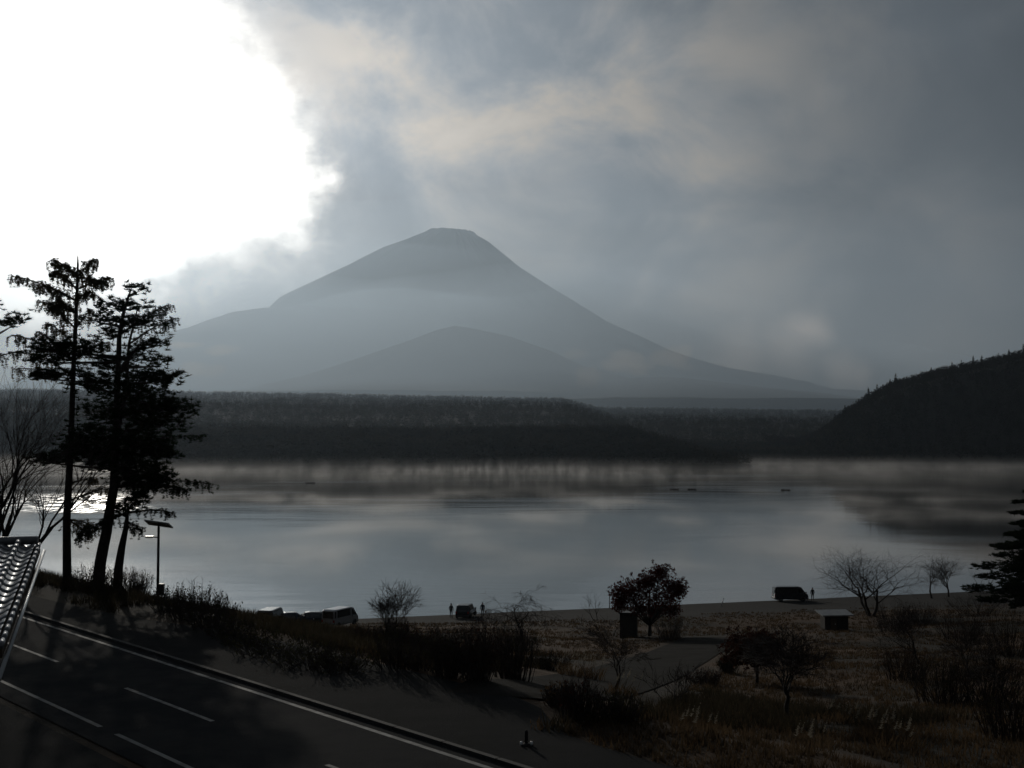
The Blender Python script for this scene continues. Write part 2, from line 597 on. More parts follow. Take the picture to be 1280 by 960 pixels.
def fz(x, y):
    d = y - shore_far(x)
    z = np.where(d > 0, 2 + 24 * np.clip(d / 160, 0, 1) ** 1.1, np.clip(d * 0.08, -8, 0))
    pen = np.clip((215 - x) / 90, 0, 1)
    z = np.where(d > 0, 2 + (z - 2) * (0.12 + 0.88 * pen), z)
    z = z + np.clip((y - 1500) / 1500, 0, 1) * np.clip(100 - 0.016 * x, 30, 140) * (0.55 + 0.45 * np.clip(y / 3000, 0, 1))
    z = z + np.clip((y - 3000) / 9000, 0, 1) * 330
    z = np.where(d > 30, z + 4 * fnoise(x, y, 21, 3, 0.006), z)
    h = np.where(d > 0, hill_right(x, y), 0)
    return z + h

fx = np.concatenate([np.linspace(-9500, -1300, 40), np.linspace(-1250, 1400, 150), np.linspace(1450, 9500, 40)])
fy = np.concatenate([np.linspace(1000, 2100, 100), np.linspace(2120, 4000, 50), np.linspace(4100, 21000, 50)])
FX, FY = np.meshgrid(fx, fy)
struct(gridmesh('far_land', FX, FY, fz(FX, FY), 'forest_floor'))

def cone_mountain(name, cpx, D, left, right, top, m, gully=0.05, nth=220, seed=2, rough=9.0, nub=None):
    """volcano swept round its axis; left and right flanks blend round it. The flank profiles are
    relaxed until the sky line they make matches the slopes measured (perspective lifts the near side)."""
    k = D / FPX
    cx, cy = (cpx - CX) * k, D
    rl = np.array([0] + [abs(p[0] - cpx) * k for p in left])
    rr = np.array([0] + [abs(p[0] - cpx) * k for p in right])
    tl = np.array([top] + [p[1] for p in left], float)
    trr = np.array([top] + [p[1] for p in right], float)
    zl, zr = (HOR - tl) * k + CAMZ, (HOR - trr) * k + CAMZ
    rmax = max(rl[-1], rr[-1])
    q = np.linspace(0, 1, 150) ** 1.4
    th = np.linspace(0, 2 * math.pi, nth + 1)
    TH, Q = np.meshgrid(th, q)
    w = 0.5 - 0.5 * np.cos(TH)          # 0 at +x, 1 at -x
    w = w * w * (3 - 2 * w)
    w = w * w * (3 - 2 * w)
    Rr = Q * rmax
    gn = fnoise(np.cos(TH) * 9, np.sin(TH) * 9 + Rr * 0.0006, seed, 4, 1.0) + 0.6 * fnoise(np.cos(TH) * 26, np.sin(TH) * 26, seed + 1, 3, 1.0)
    rg = fnoise(np.cos(TH) * 14, np.sin(TH) * 14 + Rr * 0.004, seed + 5, 3, 1.3)
    body = np.clip(Rr / 700, 0, 1) * np.clip((rmax - Rr) / rmax, 0, 1)
    X, Y = cx + Rr * np.cos(TH), cy + Rr * np.sin(TH)
    for it in range(9):
        Z = (1 - w) * np.interp(Rr, rr, zr) + w * np.interp(Rr, rl, zl)
        Z = Z - np.abs(gn) * gully * 900 * body * 0.5 + rg * rough * np.clip(Rr / 150, 0, 1)
        if it == 8:
            break
        PX, PY = CX + X / Y * FPX, HOR - (Z - CAMZ) / Y * FPX
        for tgt, zz, side in ((left, zl, -1), (right, zr, 1)):
            for n, (px, py) in enumerate(tgt):
                if abs(px - cpx) < 40 * 6000 / D or py > 500:
                    continue
                sel = np.abs(PX - px) < 5
                if sel.any():
                    cur = PY[sel].min()
                    zz[n + 1] = max(zz[n + 1] + (cur - py) * 0.6 * k, 5.0)
        for zz in (zl, zr):
            zz[5:] = np.minimum.accumulate(zz[5:])
    if nub:
        Z = Z + 26 * np.exp(-((X - (nub - CX) * k) ** 2 + (Y - D) ** 2) / (2 * 75.0 ** 2))
    return struct(gridmesh(name, X, Y, Z, m))

LEFT = [(558, 287), (549, 285.5), (541, 283.5), (536, 284.5), (520, 290.5), (470, 310), (400, 345), (345, 371), (325, 384), (305, 385), (275, 388), (237, 407), (200, 417), (120, 446), (40, 470), (-60, 492), (-300, 530)]
RIGHT = [(578, 287), (584, 285.5), (592, 286), (597, 289), (610, 297.5), (650, 330), (700, 362), (760, 399), (830, 432), (900, 456), (960, 467), (1020, 479), (1065, 487), (1180, 505), (1400, 540)]
cone_mountain('mountain', 567, 16300.0, LEFT, RIGHT, 287, 'volcanic', 0.06, nub=540)
L2 = [(548, 412), (510, 424), (470, 438), (430, 452), (380, 468), (300, 486), (180, 505)]
R2 = [(592, 411), (640, 420), (690, 437), (730, 456), (780, 470), (840, 482), (980, 500)]
cone_mountain('wooded_hill', 568, 6100.0, L2, R2, 407, 'forest_floor', 0.03, 160, 7, 4.0)
L3 = [(790, 473), (740, 480), (680, 489), (600, 500), (480, 512)]
R3 = [(850, 473), (900, 477), (960, 484), (1030, 491), (1100, 499), (1220, 512)]
cone_mountain('foothill', 820, 5200.0, L3, R3, 472, 'forest_floor', 0.02, 120, 12, 3.0)

# ------------------------------------------------------------------ far woods (one mass each)
def crown_templates(kind, n, ntri, seed):
    r = np.random.default_rng(seed)
    out = []
    for _ in range(n):
        if kind == 'conifer':
            z = r.uniform(0.06, 1.0, ntri) ** 0.85
            th = r.uniform(0, 2 * math.pi, ntri)
            rad = 0.20 * (1.03 - z) ** 0.8 * r.uniform(0.3, 1.0, ntri)
            C = np.stack([rad * np.cos(th), rad * np.sin(th), z], -1)
            size = 0.035 + 0.085 * (1.05 - z)
        else:
            p = r.normal(size=(ntri, 3))
            p /= np.linalg.norm(p, axis=1)[:, None]
            p *= r.uniform(0.55, 1.0, ntri)[:, None]
            lob = 1 + 0.25 * np.sin(p[:, 0] * 4 + r.uniform(0, 6)) * np.cos(p[:, 2] * 4 + r.uniform(0, 6))
            C = p * np.array([0.33, 0.33, 0.40]) * lob[:, None] + np.array([0, 0, 0.60])
            size = r.uniform(0.07, 0.13, ntri)
        A = r.normal(size=(ntri, 3, 3))
        A /= np.linalg.norm(A, axis=2)[:, :, None]
        T = C[:, None, :] + A * size[:, None, None]
        T = T.reshape(-1, 3)
        # stem
        S = np.array([[-.015, 0, 0], [.015, 0, 0], [0, 0, .7], [0, -.015, 0], [0, .015, 0], [0, 0, .7]])
        out.append(np.concatenate([T, S]))
    return out

def wood(name, P, H, Wd, kind, m, ntri, seed, label):
    """P (n,3) tree feet -> one mesh of leafy crowns"""
    r = np.random.default_rng(seed)
    tm = crown_templates(kind, 10, ntri, seed)
    Vs = []
    pick = r.integers(0, 10, len(P))
    for i in range(10):
        q = np.where(pick == i)[0]
        if not len(q):
            continue
        T = tm[i][None]
        a = r.uniform(0, 2 * math.pi, len(q))[:, None]
        c, s = np.cos(a), np.sin(a)
        X = (T[..., 0] * c - T[..., 1] * s) * (H[q] * Wd[q])[:, None] + P[q, 0][:, None]
        Y = (T[..., 0] * s + T[..., 1] * c) * (H[q] * Wd[q])[:, None] + P[q, 1][:, None]
        Z = T[..., 2] * H[q][:, None] + P[q, 2][:, None]
        Vs.append(np.stack([X, Y, Z], -1).reshape(-1, 3))
    V = np.concatenate(Vs)
    o = npmesh(name, V, np.arange(len(V)).reshape(-1, 3), m)
    return stuff(o, label, 'forest')

def scatter(n, x0, x1, d0, d1, r, fan=None):
    x = r.uniform(x0, x1, n)
    d = r.uniform(d0, d1, n)
    y = shore_far(x) + d
    return x, y

# shore wood, from the left bay round to the point
x, y = scatter(6400, -900, 236, 3, 210, nr)
edge = np.clip((236 - x) / 60, 0.16, 1)
P = np.stack([x, y, fz(x, y) - 0.4], -1)
H = nr.uniform(9, 16, len(x)) * edge ** 0.6
wood('shore_wood', P, H, nr.uniform(0.8, 1.25, len(x)), 'broadleaf', 'far_foliage', 64, 31, 'dark leafless-brown woodland lining the far lake shore and point')
x, y = scatter(1200, -900, 190, 5, 200, nr)
P = np.stack([x, y, fz(x, y) - 0.4], -1)
wood('shore_conifers', P, nr.uniform(11, 19, len(x)), nr.uniform(0.9, 1.3, len(x)), 'conifer', 'far_foliage', 60, 32, 'dark conifers scattered through the far shore woodland')
# low shore behind the point, right of centre
x, y = scatter(1700, 225, 440, 2, 260, nr)
P = np.stack([x, y, fz(x, y) - 0.4], -1)
wood('bay_wood', P, nr.uniform(7, 13, len(x)), nr.uniform(0.9, 1.3, len(x)), 'broadleaf', 'far_foliage', 50, 33, 'low woodland at the head of the bay beyond the point')
# sea of trees on the plain behind
n = 21000
y = nr.uniform(1300, 3300, n)
x = nr.uniform(-0.47, 0.32, n) * y
ok = y > shore_far(x) + 120
x, y = x[ok], y[ok]
P = np.stack([x, y, fz(x, y) - 0.5], -1)
half = nr.uniform(0, 1, len(x)) < 0.3
hh = nr.uniform(7, 13, len(x))
wood('plain_conifers', P[half], hh[half] * 1.15, nr.uniform(1.3, 1.8, half.sum()), 'conifer', 'far_foliage', 30, 34, 'dark conifers spread over the plain below the mountain')
wood('plain_forest', P[~half], hh[~half], nr.uniform(1.3, 1.9, (~half).sum()), 'broadleaf', 'far_foliage', 30, 37, 'wide brown forest covering the plain below the mountain')
# right hill
n = 9000
x = nr.uniform(370, 1000, n)
y = shore_far(x) + 2 + nr.uniform(0, 1, n) ** 0.8 * 420
P = np.stack([x, y, fz(x, y) - 0.5], -1)
half = nr.uniform(0, 1, n) < 0.45
hh = nr.uniform(8, 15, n)
wood('hill_conifers', P[half], hh[half], nr.uniform(0.9, 1.4, half.sum()), 'conifer', 'hill_foliage', 34, 35, 'dark conifers covering the wooded hill at right')
wood('hill_broadleaf', P[~half], hh[~half], nr.uniform(0.8, 1.2, (~half).sum()), 'broadleaf', 'hill_foliage', 40, 36, 'bare brown broadleaf trees covering the wooded hill at right')

# conifers that stand clear on the ridge line of the right hill
tpl = crown_templates('conifer', 4, 150, 77)
rmesh = []
for i in range(4):
    V = tpl[i][:-6]
    me = bpy.data.meshes.new('crown')
    me.from_pydata([tuple(v) for v in V], [], [tuple(f) for f in np.arange(len(V)).reshape(-1, 3).tolist()])
    me.materials.append(MATS['hill_foliage'])
    st_ = MB()
    st_.tube([(0, 0, 0), (0, 0, 0.5), (0, 0, 0.97)], [0.014, 0.010, 0.003], 5)
    tm_ = bpy.data.meshes.new('trunk')
    tm_.from_pydata(st_.v, [], st_.f)
    tm_.materials.append(MATS['bark'])
    rmesh.append((me, tm_))
for i in range(34):
    x = 385 + i * 12.5 + rnd.uniform(-5, 5)
    # the crest as seen from the camera: highest elevation angle over y
    yy = np.linspace(float(shore_far(x)) + 40, float(shore_far(x)) + 420, 60)
    xx = x / 1500.0 * yy
    j = int(np.argmax((fz(xx, yy) - CAMZ) / yy))
    p = (float(xx[j]), float(yy[j]), float(fz(xx[j], yy[j])) - 0.5)
    h = rnd.uniform(13, 23)
    t = empty('ridge_conifer', p, rnd.uniform(0, 6))
    t.scale = (h, h, h)
    a, b = rmesh[i % 4]
    for nm, me in (('crown', a), ('trunk', b)):
        o = bpy.data.objects.new(nm, me)
        COL.objects.link(o)
        o.parent = t
    tag(t, 'small dark conifer standing clear on the skyline of the right-hand hill', 'tree', 'conifers along the hill skyline')

# ------------------------------------------------------------------ air
def vol_mat(name, col, dens, aniso):
    m = bpy.data.materials.new(name)
    m.use_nodes = True
    t = m.node_tree
    t.nodes.remove(t.nodes['Principled BSDF'])
    v = t.nodes.new('ShaderNodeVolumePrincipled')
    v.inputs['Color'].default_value = rgb(*col)
    v.inputs['Density'].default_value = dens
    v.inputs['Anisotropy'].default_value = aniso
    t.links.new(v.outputs[0], t.nodes['Material Output'].inputs['Volume'])
    MATS[name] = m
vol_mat('haze_air', (0.66, 0.82, 1.0), 2.8e-5, 0.58)
mb = MB()
mb.box((0, 10900, 1455), (10600, 11400, 1545))
stuff(mb.build('haze', 'haze_air'), 'thin morning haze filling the air over the lake and plain', 'haze')

def slab(name, m, x, y, bottom, top, label):
    X, Y = np.meshgrid(x, y)
    T = top(X, Y)
    h, w = X.shape
    V = np.concatenate([np.stack([X, Y, T], -1).reshape(-1, 3), np.stack([X, Y, np.full_like(X, bottom)], -1).reshape(-1, 3)])
    i = np.arange(h * w).reshape(h, w)
    q = lambda a, b, c, d: np.stack([a, b, c, d], -1).reshape(-1, 4)
    n = h * w
    F = [q(i[:-1, :-1], i[:-1, 1:], i[1:, 1:], i[1:, :-1]), q(i[:-1, :-1], i[1:, :-1], i[1:, 1:], i[:-1, 1:]) + n,
         q(i[0, :-1], i[0, :-1] + n, i[0, 1:] + n, i[0, 1:]), q(i[-1, :-1], i[-1, 1:], i[-1, 1:] + n, i[-1, :-1] + n),
         q(i[:-1, 0], i[1:, 0], i[1:, 0] + n, i[:-1, 0] + n), q(i[:-1, -1], i[:-1, -1] + n, i[1:, -1] + n, i[1:, -1])]
    return stuff(npmesh(name, V, np.concatenate(F), m, None, True), label, 'mist')

# steam fog rising off the lake in soft wisps
def steam_material():
    m = bpy.data.materials.new('steam')
    m.use_nodes = True
    t = m.node_tree
    t.nodes.remove(t.nodes['Principled BSDF'])
    w = NT(t)
    co = w.n('ShaderNodeTexCoord').outputs['Object']
    sp = w.n('ShaderNodeSeparateXYZ')
    w.put(sp.inputs[0], co)
    X, Y, Z = sp.outputs
    streak = w.rng(w.noise(w.v('MULTIPLY', co, (0.16, 0.012, 0.05)), 1.0, 3, 0.6), 0.44, 0.68)
    big = w.rng(w.noise(w.v('MULTIPLY', co, (0.010, 0.007, 0.02)), 1.0, 3, 0.55), 0.36, 0.62)
    far = w.m('MULTIPLY', w.rng(Y, 430, 900), w.m('EXPONENT', w.m('MULTIPLY', Z, -0.34)))
    fard = w.m('MULTIPLY', far, w.m('MULTIPLY', w.m('ADD', 0.18, w.m('MULTIPLY', streak, 0.9)), w.m('ADD', 0.25, w.m('MULTIPLY', big, 0.75))))
    blot = w.rng(w.noise(w.v('MULTIPLY', co, (0.020, 0.013, 0.02)), 1.0, 4, 0.6, 0.6), 0.47, 0.70)
    near = w.m('MULTIPLY', w.m('MULTIPLY', blot, w.rng(Y, 640, 340)), w.m('EXPONENT', w.m('MULTIPLY', Z, -0.9)))
    dens = w.m('ADD', w.m('MULTIPLY', fard, 0.0040), w.m('MULTIPLY', near, 0.030))
    v = w.n('ShaderNodeVolumePrincipled')
    v.inputs['Color'].default_value = rgb(0.97, 0.97, 0.97)
    v.inputs['Anisotropy'].default_value = 0.5
    w.put(v.inputs['Density'], dens)
    t.links.new(v.outputs[0], t.nodes['Material Output'].inputs['Volume'])
    try:
        m.cycles.volume_step_rate = 0.15
    except Exception as e:
        print('step rate', e)
    MATS['steam'] = m
steam_material()
mb = MB()
mb.box((60, 930, 5.03), (780, 735, 5.0))
stuff(mb.build('lake_mist', 'steam'), 'pale wisps of steam fog lying on the lake', 'mist')
# soft bank of low mist between the plain and the mountain
vol_mat('bank_air', (0.68, 0.84, 1.0), 0.36e-4, 0.58)
def bank_top(X, Y):
    e = np.sin(np.clip((Y - 2600) / 12400, 0, 1) * math.pi) ** 0.85
    ex = np.clip((X + 9400) / 2500, 0, 1) * np.clip((6500 - X) / 6000, 0.0, 1)
    return 60 + 1500 * e * ex * (1 + 0.13 * fnoise(X, Y, 51, 3, 0.0012))
slab('mist_bank', 'bank_air', np.linspace(-9500, 6600, 70), np.linspace(2600, 15000, 64), 40, bank_top, 'low blue mist bank hiding the foot of the mountain')
vol_mat('plain_air', (0.68, 0.84, 1.0), 6.5e-4, 0.58)
def plain_top(X, Y):
    e = np.clip(1 - np.abs(Y - 4150) / 1650, 0, 1)
    ex = np.interp(X, [-3700, -2100, 200, 900, 1700, 3500], [0, 1, 1, 0.62, 0.36, 0.15])
    return 62 + 600 * e * ex * (1 + 0.14 * fnoise(X, Y, 57, 4, 0.003))
slab('plain_mist', 'plain_air', np.linspace(-3700, 3500, 110), np.linspace(2500, 5800, 60), 30, plain_top, 'pale mist over the forest plain in front of the dome-shaped hill')
# ragged wisps hanging on the slopes
vol_mat('wisp_air', (1.0, 0.93, 0.86), 0.0032, 0.55)
def wisp(px, py, w, h, D, seed, label):
    r = np.random.default_rng(seed)
    bm = bmesh.new()
    bmesh.ops.create_icosphere(bm, subdivisions=4, radius=1.0)
    k = D / FPX
    for v in bm.verts:
        c = v.co
        f = 1 + 0.42 * float(fnoise(np.array(c.x * 2.2), np.array(c.z * 2.2 + c.y), seed, 4, 1.3))
        v.co = Vector((c.x * w * k * f, c.y * w * k * 0.5 * f, (c.z * f + 0.25 * c.x * math.sin(seed)) * h * k))
    me = bpy.data.meshes.new('slope_mist')
    bm.to_mesh(me)
    bm.free()
    for p_ in me.polygons:
        p_.use_smooth = True
    o = link('slope_mist', me, 'wisp_air', None, at(px, py, D))
    return stuff(o, label, 'mist')
for i, a in enumerate([(842, 450, 26, 15, 2348, 'pale mist tuft on the right slope of the mountain'),
                       (790, 455, 30, 14, 2420, 'small mist patch above the wooded foothill'),
                       (720, 442, 14, 8, 2384, 'bright mist shred beside the dome-shaped hill'),
                       (738, 470, 16, 16, 2366, 'upright mist shred right of the dome-shaped hill'),
                       (232, 431, 26, 4, 2384, 'bright cloud strip low on the left slope'),
                       (283, 437, 22, 7, 2384, 'small cloud tuft low on the left slope'),
                       (255, 462, 24, 11, 2402, 'faint mist low on the left of the mountain')]):
    wisp(*a[:5], 60 + i, a[5])

# ------------------------------------------------------------------ vegetation builders
def jit(a):
    return rnd.uniform(-a, a)

def bare_tree(name, label, base, h, spread, seed, stems=1, weep=0.0, levels=4, trunk=None, group=None, m='bark', kids=(4, 6), lean=0.0, fork=0.25, twigm='twig', short=0.36, wide=1.0):
    """leafless tree: trunk, limbs and a crown of fine twigs"""
    r0 = trunk or h * 0.020
    def run(Hs, draw):
        r = random.Random(seed)
        tr, lim, tw = MB(), MB(), MB()
        top = [0.0]
        def grow(p, d, L, rad, lev):
            n = 4 if lev < 2 else 3
            pts, rr = [p.copy()], [rad]
            q, dd = p.copy(), d.copy()
            for i in range(n):
                g = 0.10 if not weep else 0.06
                dd = (dd + Vector((r.uniform(-.30, .30), r.uniform(-.30, .30), r.uniform(-.12, .10) + g * (lev < 2) - weep * (0.16 + 0.30 * i) * (lev > 1)))).normalized()
                q = q + dd * (L / n)
                if q.z < 0.15:
                    q.z = 0.15
                pts.append(q.copy())
                rr.append(rad * (1 - 0.5 * (i + 1) / n))
                top[0] = max(top[0], q.z)
            if draw:
                (tr if lev == 0 else lim if lev < 3 else tw).tube(pts, rr, 7 if lev == 0 else 5 if lev < 3 else 3, cap=False)
            if lev >= levels:
                return
            k = r.randint(*kids)
            a0 = r.uniform(0, 6.28)
            for i in range(k):
                f = r.uniform(0.25 if lev else 1 - fork * 2, 1.0)
                if i == 0:
                    f = 0.999
                j = min(int(f * n), n - 1)
                pp = pts[j].lerp(pts[j + 1], f * n - j)
                az = a0 + i * 2.4 + r.uniform(-.5, .5)
                u = dd.cross(Vector((0.3, 0.2, 1))).normalized()
                v = dd.cross(u)
                ang = (0.45 + 0.55 * r.random()) * spread * 1.25
                nd = (dd * math.cos(ang) + (u * math.cos(az) + v * math.sin(az)) * math.sin(ang) + Vector((0, 0, 0.12 if lev < 2 else 0.04))).normalized()
                grow(pp, nd, L * r.uniform(0.60, 0.86), max(rr[j] * r.uniform(0.50, 0.70), 0.007), lev + 1)
        for k in range(stems):
            a = k * 2 * math.pi / stems + r.uniform(-.4, .4)
            off = 0.0 if stems == 1 else 0.12
            d = Vector((off * 3.0 * math.cos(a) + lean, off * 3.0 * math.sin(a), 1)).normalized()
            grow(Vector((off * math.cos(a), off * math.sin(a), -0.15)), d, Hs * short * r.uniform(0.85, 1.1), r0 * (1 if stems == 1 else 0.7), 0)
        return top[0], tr, lim, tw
    z1 = run(h, False)[0]
    _, tr, lim, tw = run(h * h / z1, True)
    root = empty(name, base)
    for b_ in (tr, lim, tw):
        b_.v = [(v[0] * wide, v[1] * wide, v[2]) for v in b_.v]
    tr.build('trunk', m, root, True)
    if lim.k:
        lim.build('limbs', m, root, True)
    if tw.k:
        tw.build('twigs', twigm, root)
    return tag(root, label, 'tree', group)

def leaves(mb, c, rad, n, size, r, shell=0.5, flat=1.0):
    for _ in range(n):
        d = Vector((r.gauss(0, 1), r.gauss(0, 1), r.gauss(0, 1))).normalized()
        p = Vector(c) + Vector((d.x * rad[0], d.y * rad[1], d.z * rad[2])) * r.uniform(shell, 1.0)
        a = Vector((r.gauss(0, 1), r.gauss(0, 1), r.gauss(0, flat))).normalized() * size * r.uniform(0.6, 1.3)
        b = Vector((r.gauss(0, 1), r.gauss(0, 1), r.gauss(0, flat))).normalized() * size * r.uniform(0.4, 0.8)
        mb.add([p - a, p + b, p + a, p - b], [(0, 1, 2, 3)])

def leafy_tree(name, label, base, h, w, m, seed, trunk_h=0.35, lobes=9, n=260, size=0.16, cat='tree', clumps=None):
    r = random.Random(seed)
    root = empty(name, base)
    tr, lf = MB(), MB()
    top = Vector((jit(.1), jit(.1), h * 0.75))
    tr.tube([(0, 0, -0.2), (jit(.05), jit(.05), h * trunk_h), top], [h * .03, h * .022, h * .006], 7)
    for i in range(lobes):
        if clumps:
            cx, cz, cr = clumps[i % len(clumps)]
            c = Vector((cx, jit(cr * 0.8), cz))
            rad = (cr, cr, cr * 0.8)
        else:
            a, q = r.uniform(0, 6.28), r.uniform(0.25, 0.68)
            c = Vector((math.cos(a) * w * 0.5 * q * 1.3, math.sin(a) * w * 0.5 * q * 1.3, h * r.uniform(trunk_h + 0.12, 0.84)))
            rr_ = w * r.uniform(0.17, 0.27)
            rad = (rr_, rr_, rr_ * 0.75)
        tr.tube([(0, 0, h * trunk_h * 0.8), (c.x * .5, c.y * .5, (h * trunk_h + c.z) / 2), c], [h * .012, h * .008, h * .003], 4)
        leaves(lf, c, rad, n, size, r, 0.25)
        for _ in range(10):      # sprays that break the outline
            d = Vector((r.gauss(0, 1), r.gauss(0, 1), r.gauss(0.5, 1))).normalized()
            e = c + Vector((d.x * rad[0], d.y * rad[1], d.z * rad[2])) * r.uniform(1.0, 1.35)
            tr.tube([c + (e - c) * .5, e], [.015, .006], 3, False)
            leaves(lf, e, (size * 1.6,) * 3, 14, size * .8, r, 0.2)
    tr.build('trunk', 'bark', root, True)
    lf.build('crown', m, root)
    return tag(root, label, cat)

def bush(label, base, w, h, m, seed, n=900, size=0.10, twigs=60, name='shrub', group=None):
    r = random.Random(seed)
    root = empty(name, base)
    tw, lf = MB(), MB()
    for _ in range(twigs):
        a, q = r.uniform(0, 6.28), r.uniform(0.1, 1) ** 0.6
        e = Vector((math.cos(a) * w * .5 * q, math.sin(a) * w * .5 * q, h * r.uniform(0.75, 1.15) * (1 - 0.42 * q * q)))
        s = Vector((e.x * r.uniform(.1, .8) + jit(.1) * w, e.y * r.uniform(.1, .8) + jit(.1) * w, -0.1))
        mid = s.lerp(e, .55) + Vector((e.x * .1, e.y * .1, h * .08))
        tw.tube([s, mid, e], [.016, .010, .004], 3, False)
        for _ in range(3):
            f = r.uniform(.4, 1)
            b = s.lerp(e, f)
            tw.tube([b, b + Vector((jit(.3), jit(.3), r.uniform(.1, .45))) * h * .5], [.008, .003], 3, False)
        k = int(n / twigs)
        for _ in range(k):
            p = s.lerp(e, r.uniform(.35, 1.05)) + Vector((jit(.12), jit(.12), jit(.10))) * max(w, h) * .5
            aa = Vector((r.gauss(0, 1), r.gauss(0, 1), r.gauss(0, 1))).normalized() * size * r.uniform(.6, 1.3)
            bb = Vector((r.gauss(0, 1), r.gauss(0, 1), r.gauss(0, 1))).normalized() * size * .5
            lf.add([p - aa, p + bb, p + aa, p - bb], [(0, 1, 2, 3)])
    tw.build('stems', 'twig', root)
    if lf.k:
        lf.build('foliage', m, root)
    return tag(root, label, 'shrub', group)

class Spray:
    """needle clumps, gathered and turned into slivers in one go"""
    def __init__(s):
        s.c, s.p = [], []
    def build(s, name, m, parent):
        c = np.array(s.c)
        p = np.array(s.p)
        n = p[:, 0].astype(int)
        C = np.repeat(c, n, 0)
        L, w, up = [np.repeat(p[:, k], n)[:, None] for k in (1, 2, 3)]
        g = nr.normal(size=C.shape)
        d = np.concatenate([g[:, :2], np.abs(g[:, 2:]) * .7 * up + nr.normal(0, .25, (len(C), 1))], 1)
        d /= np.linalg.norm(d, axis=1)[:, None]
        q = np.cross(d, nr.normal(size=C.shape))
        q /= np.linalg.norm(q, axis=1)[:, None] + 1e-6
        l = L * nr.uniform(.6, 1.2, (len(C), 1))
        V = np.stack([C - q * w, C + q * w, C + d * l], 1).reshape(-1, 3)
        return npmesh(name, V, np.arange(len(V)).reshape(-1, 3), m, parent)

def needles(sp, c, r, n=14, L=0.24, w=0.022, up=0.5):
    sp.c.append(tuple(c))
    sp.p.append((n, L, w, up))

TD = 62.0
TK = TD / FPX
def tpt(px, py, dy=0.0):
    """a point of the tree group that stands on the bank about 62 m away"""
    p = at(px, py, TD)
    return Vector((p.x, p.y + dy, p.z))

def pine(label, trunk_px, plates, seed, trunk_r=0.27, droops=(), name='pine_tree', extra_stems=(), dy0=0.0, dens=34):
    r = random.Random(seed)
    b0 = tpt(*trunk_px[0], dy0)
    zb = float(gz(b0.x, b0.y))
    b0.z = zb
    root = empty(name, b0)
    tr, br, fo = MB(), MB(), Spray()
    L = lambda v: v - b0
    def stem(px, r0, r1):
        P = [tpt(x, y, dy0 + 0.15 * math.sin(i)) for i, (x, y) in enumerate(px)]
        n = len(P)
        Q = []
        RR = []
        for i in range(n - 1):
            for k in range(3):
                Q.append(P[i].lerp(P[i + 1], k / 3))
                RR.append(r0 + (r1 - r0) * (i + k / 3) / (n - 1))
        Q.append(P[-1])
        RR.append(r1)
        return P, Q, RR
    P, Q, RR = stem(trunk_px, trunk_r, 0.04)
    Q[0].z = zb - 0.3
    tr.tube([L(q) + Vector((jit(.02), jit(.02), 0)) for q in Q], RR, 9)
    axis = list(zip(Q, RR))
    for es in extra_stems:
        _, q2, r2 = stem(es, trunk_r * 0.5, 0.03)
        br.tube([L(q) for q in q2], r2, 6)
        axis += list(zip(q2, r2))
    for (cx, cy, hw, th) in plates:
        c = tpt(cx, cy, dy0 + jit(0.8))
        # limb leaves the stem a little below the plate
        src = min(axis, key=lambda a: abs(a[0].z - (c.z - 0.35)) + 0.25 * abs(a[0].x - c.x))[0]
        A, B = hw * TK, max(hw * TK * 0.8, 0.5)
        T = th * TK
        mid = src.lerp(c, .55) + Vector((0, 0, -0.12))
        br.tube([L(src), L(mid), L(c + Vector((0, 0, -T * .5)))], [.085, .06, .03], 5, False)
        n = int(dens * (0.40 if cy < 460 else 0.62) * A * B * 3.14) + 10
        for _ in range(n):
            a, q = r.uniform(0, 6.28), math.sqrt(r.uniform(0, 1))
            # plates are broken into fingers
            f = 0.80 + 0.28 * math.sin(a * 5 + cx) * math.cos(a * 3 + cy)
            p = c + Vector((math.cos(a) * A * q * f, math.sin(a) * B * q * f, r.gauss(0, .42) * T + 0.15 * T * (1 - q)))
            needles(fo, L(p), r, 18, 0.27, 0.026, 0.9)
            if r.random() < 0.16:
                s = c.lerp(p, .15) + Vector((0, 0, -T * .4))
                br.tube([L(s), L(p + Vector((0, 0, -.03)))], [.022, .008], 3, False)
    for d in droops:
        larch_bough(br, fo, r, L, axis, d, dy0)
    tr.build('trunk', 'bark', root, True)
    br.build('branches', 'bark', root)
    fo.build('crown', 'pine_needles', root)
    return tag(root, label, 'tree')

def larch_bough(br, fo, r, L, axis, d, dy0, nl=0.12):
    """long bough with hanging feathery twigs: (start y, end x, end y, twig length, density)"""
    sy, ex, ey, tl, k = d
    e = tpt(ex, ey, dy0 + jit(1.2))
    zs = tpt(0, sy).z
    src = min(axis, key=lambda a: abs(a[0].z - zs))[0]
    mid = src.lerp(e, .5) + Vector((0, 0, 0.06 * (e - src).length))
    pts = [src, src.lerp(mid, .6), mid, mid.lerp(e, .6) + Vector((0, 0, .05)), e]
    br.tube([L(p) for p in pts], [.06, .045, .034, .022, .008], 4, False)
    tl *= 0.55
    for i in range(int(k * 1.7)):
        f = r.uniform(.12, 1.0) ** 0.8 * 3.999
        j = int(f)
        p = pts[j].lerp(pts[j + 1], f - j)
        side = Vector((jit(.5), jit(.6), r.uniform(-.25, .3))) * (0.5 + 0.5 * (1 - f / 4))
        q = p + side + Vector((0, 0, -0.05))
        t = q + Vector((jit(.12), jit(.12), -tl * r.uniform(.4, 1.1)))
        br.tube([L(p), L(q), L(t)], [.013, .009, .004], 3, False)
        for _ in range(10):
            needles(fo, L(q.lerp(t, r.random())), r, 5, nl, 0.013, 0.3)
        for _ in range(3):
            needles(fo, L(p.lerp(q, r.random())), r, 5, nl, 0.014, 0.3)

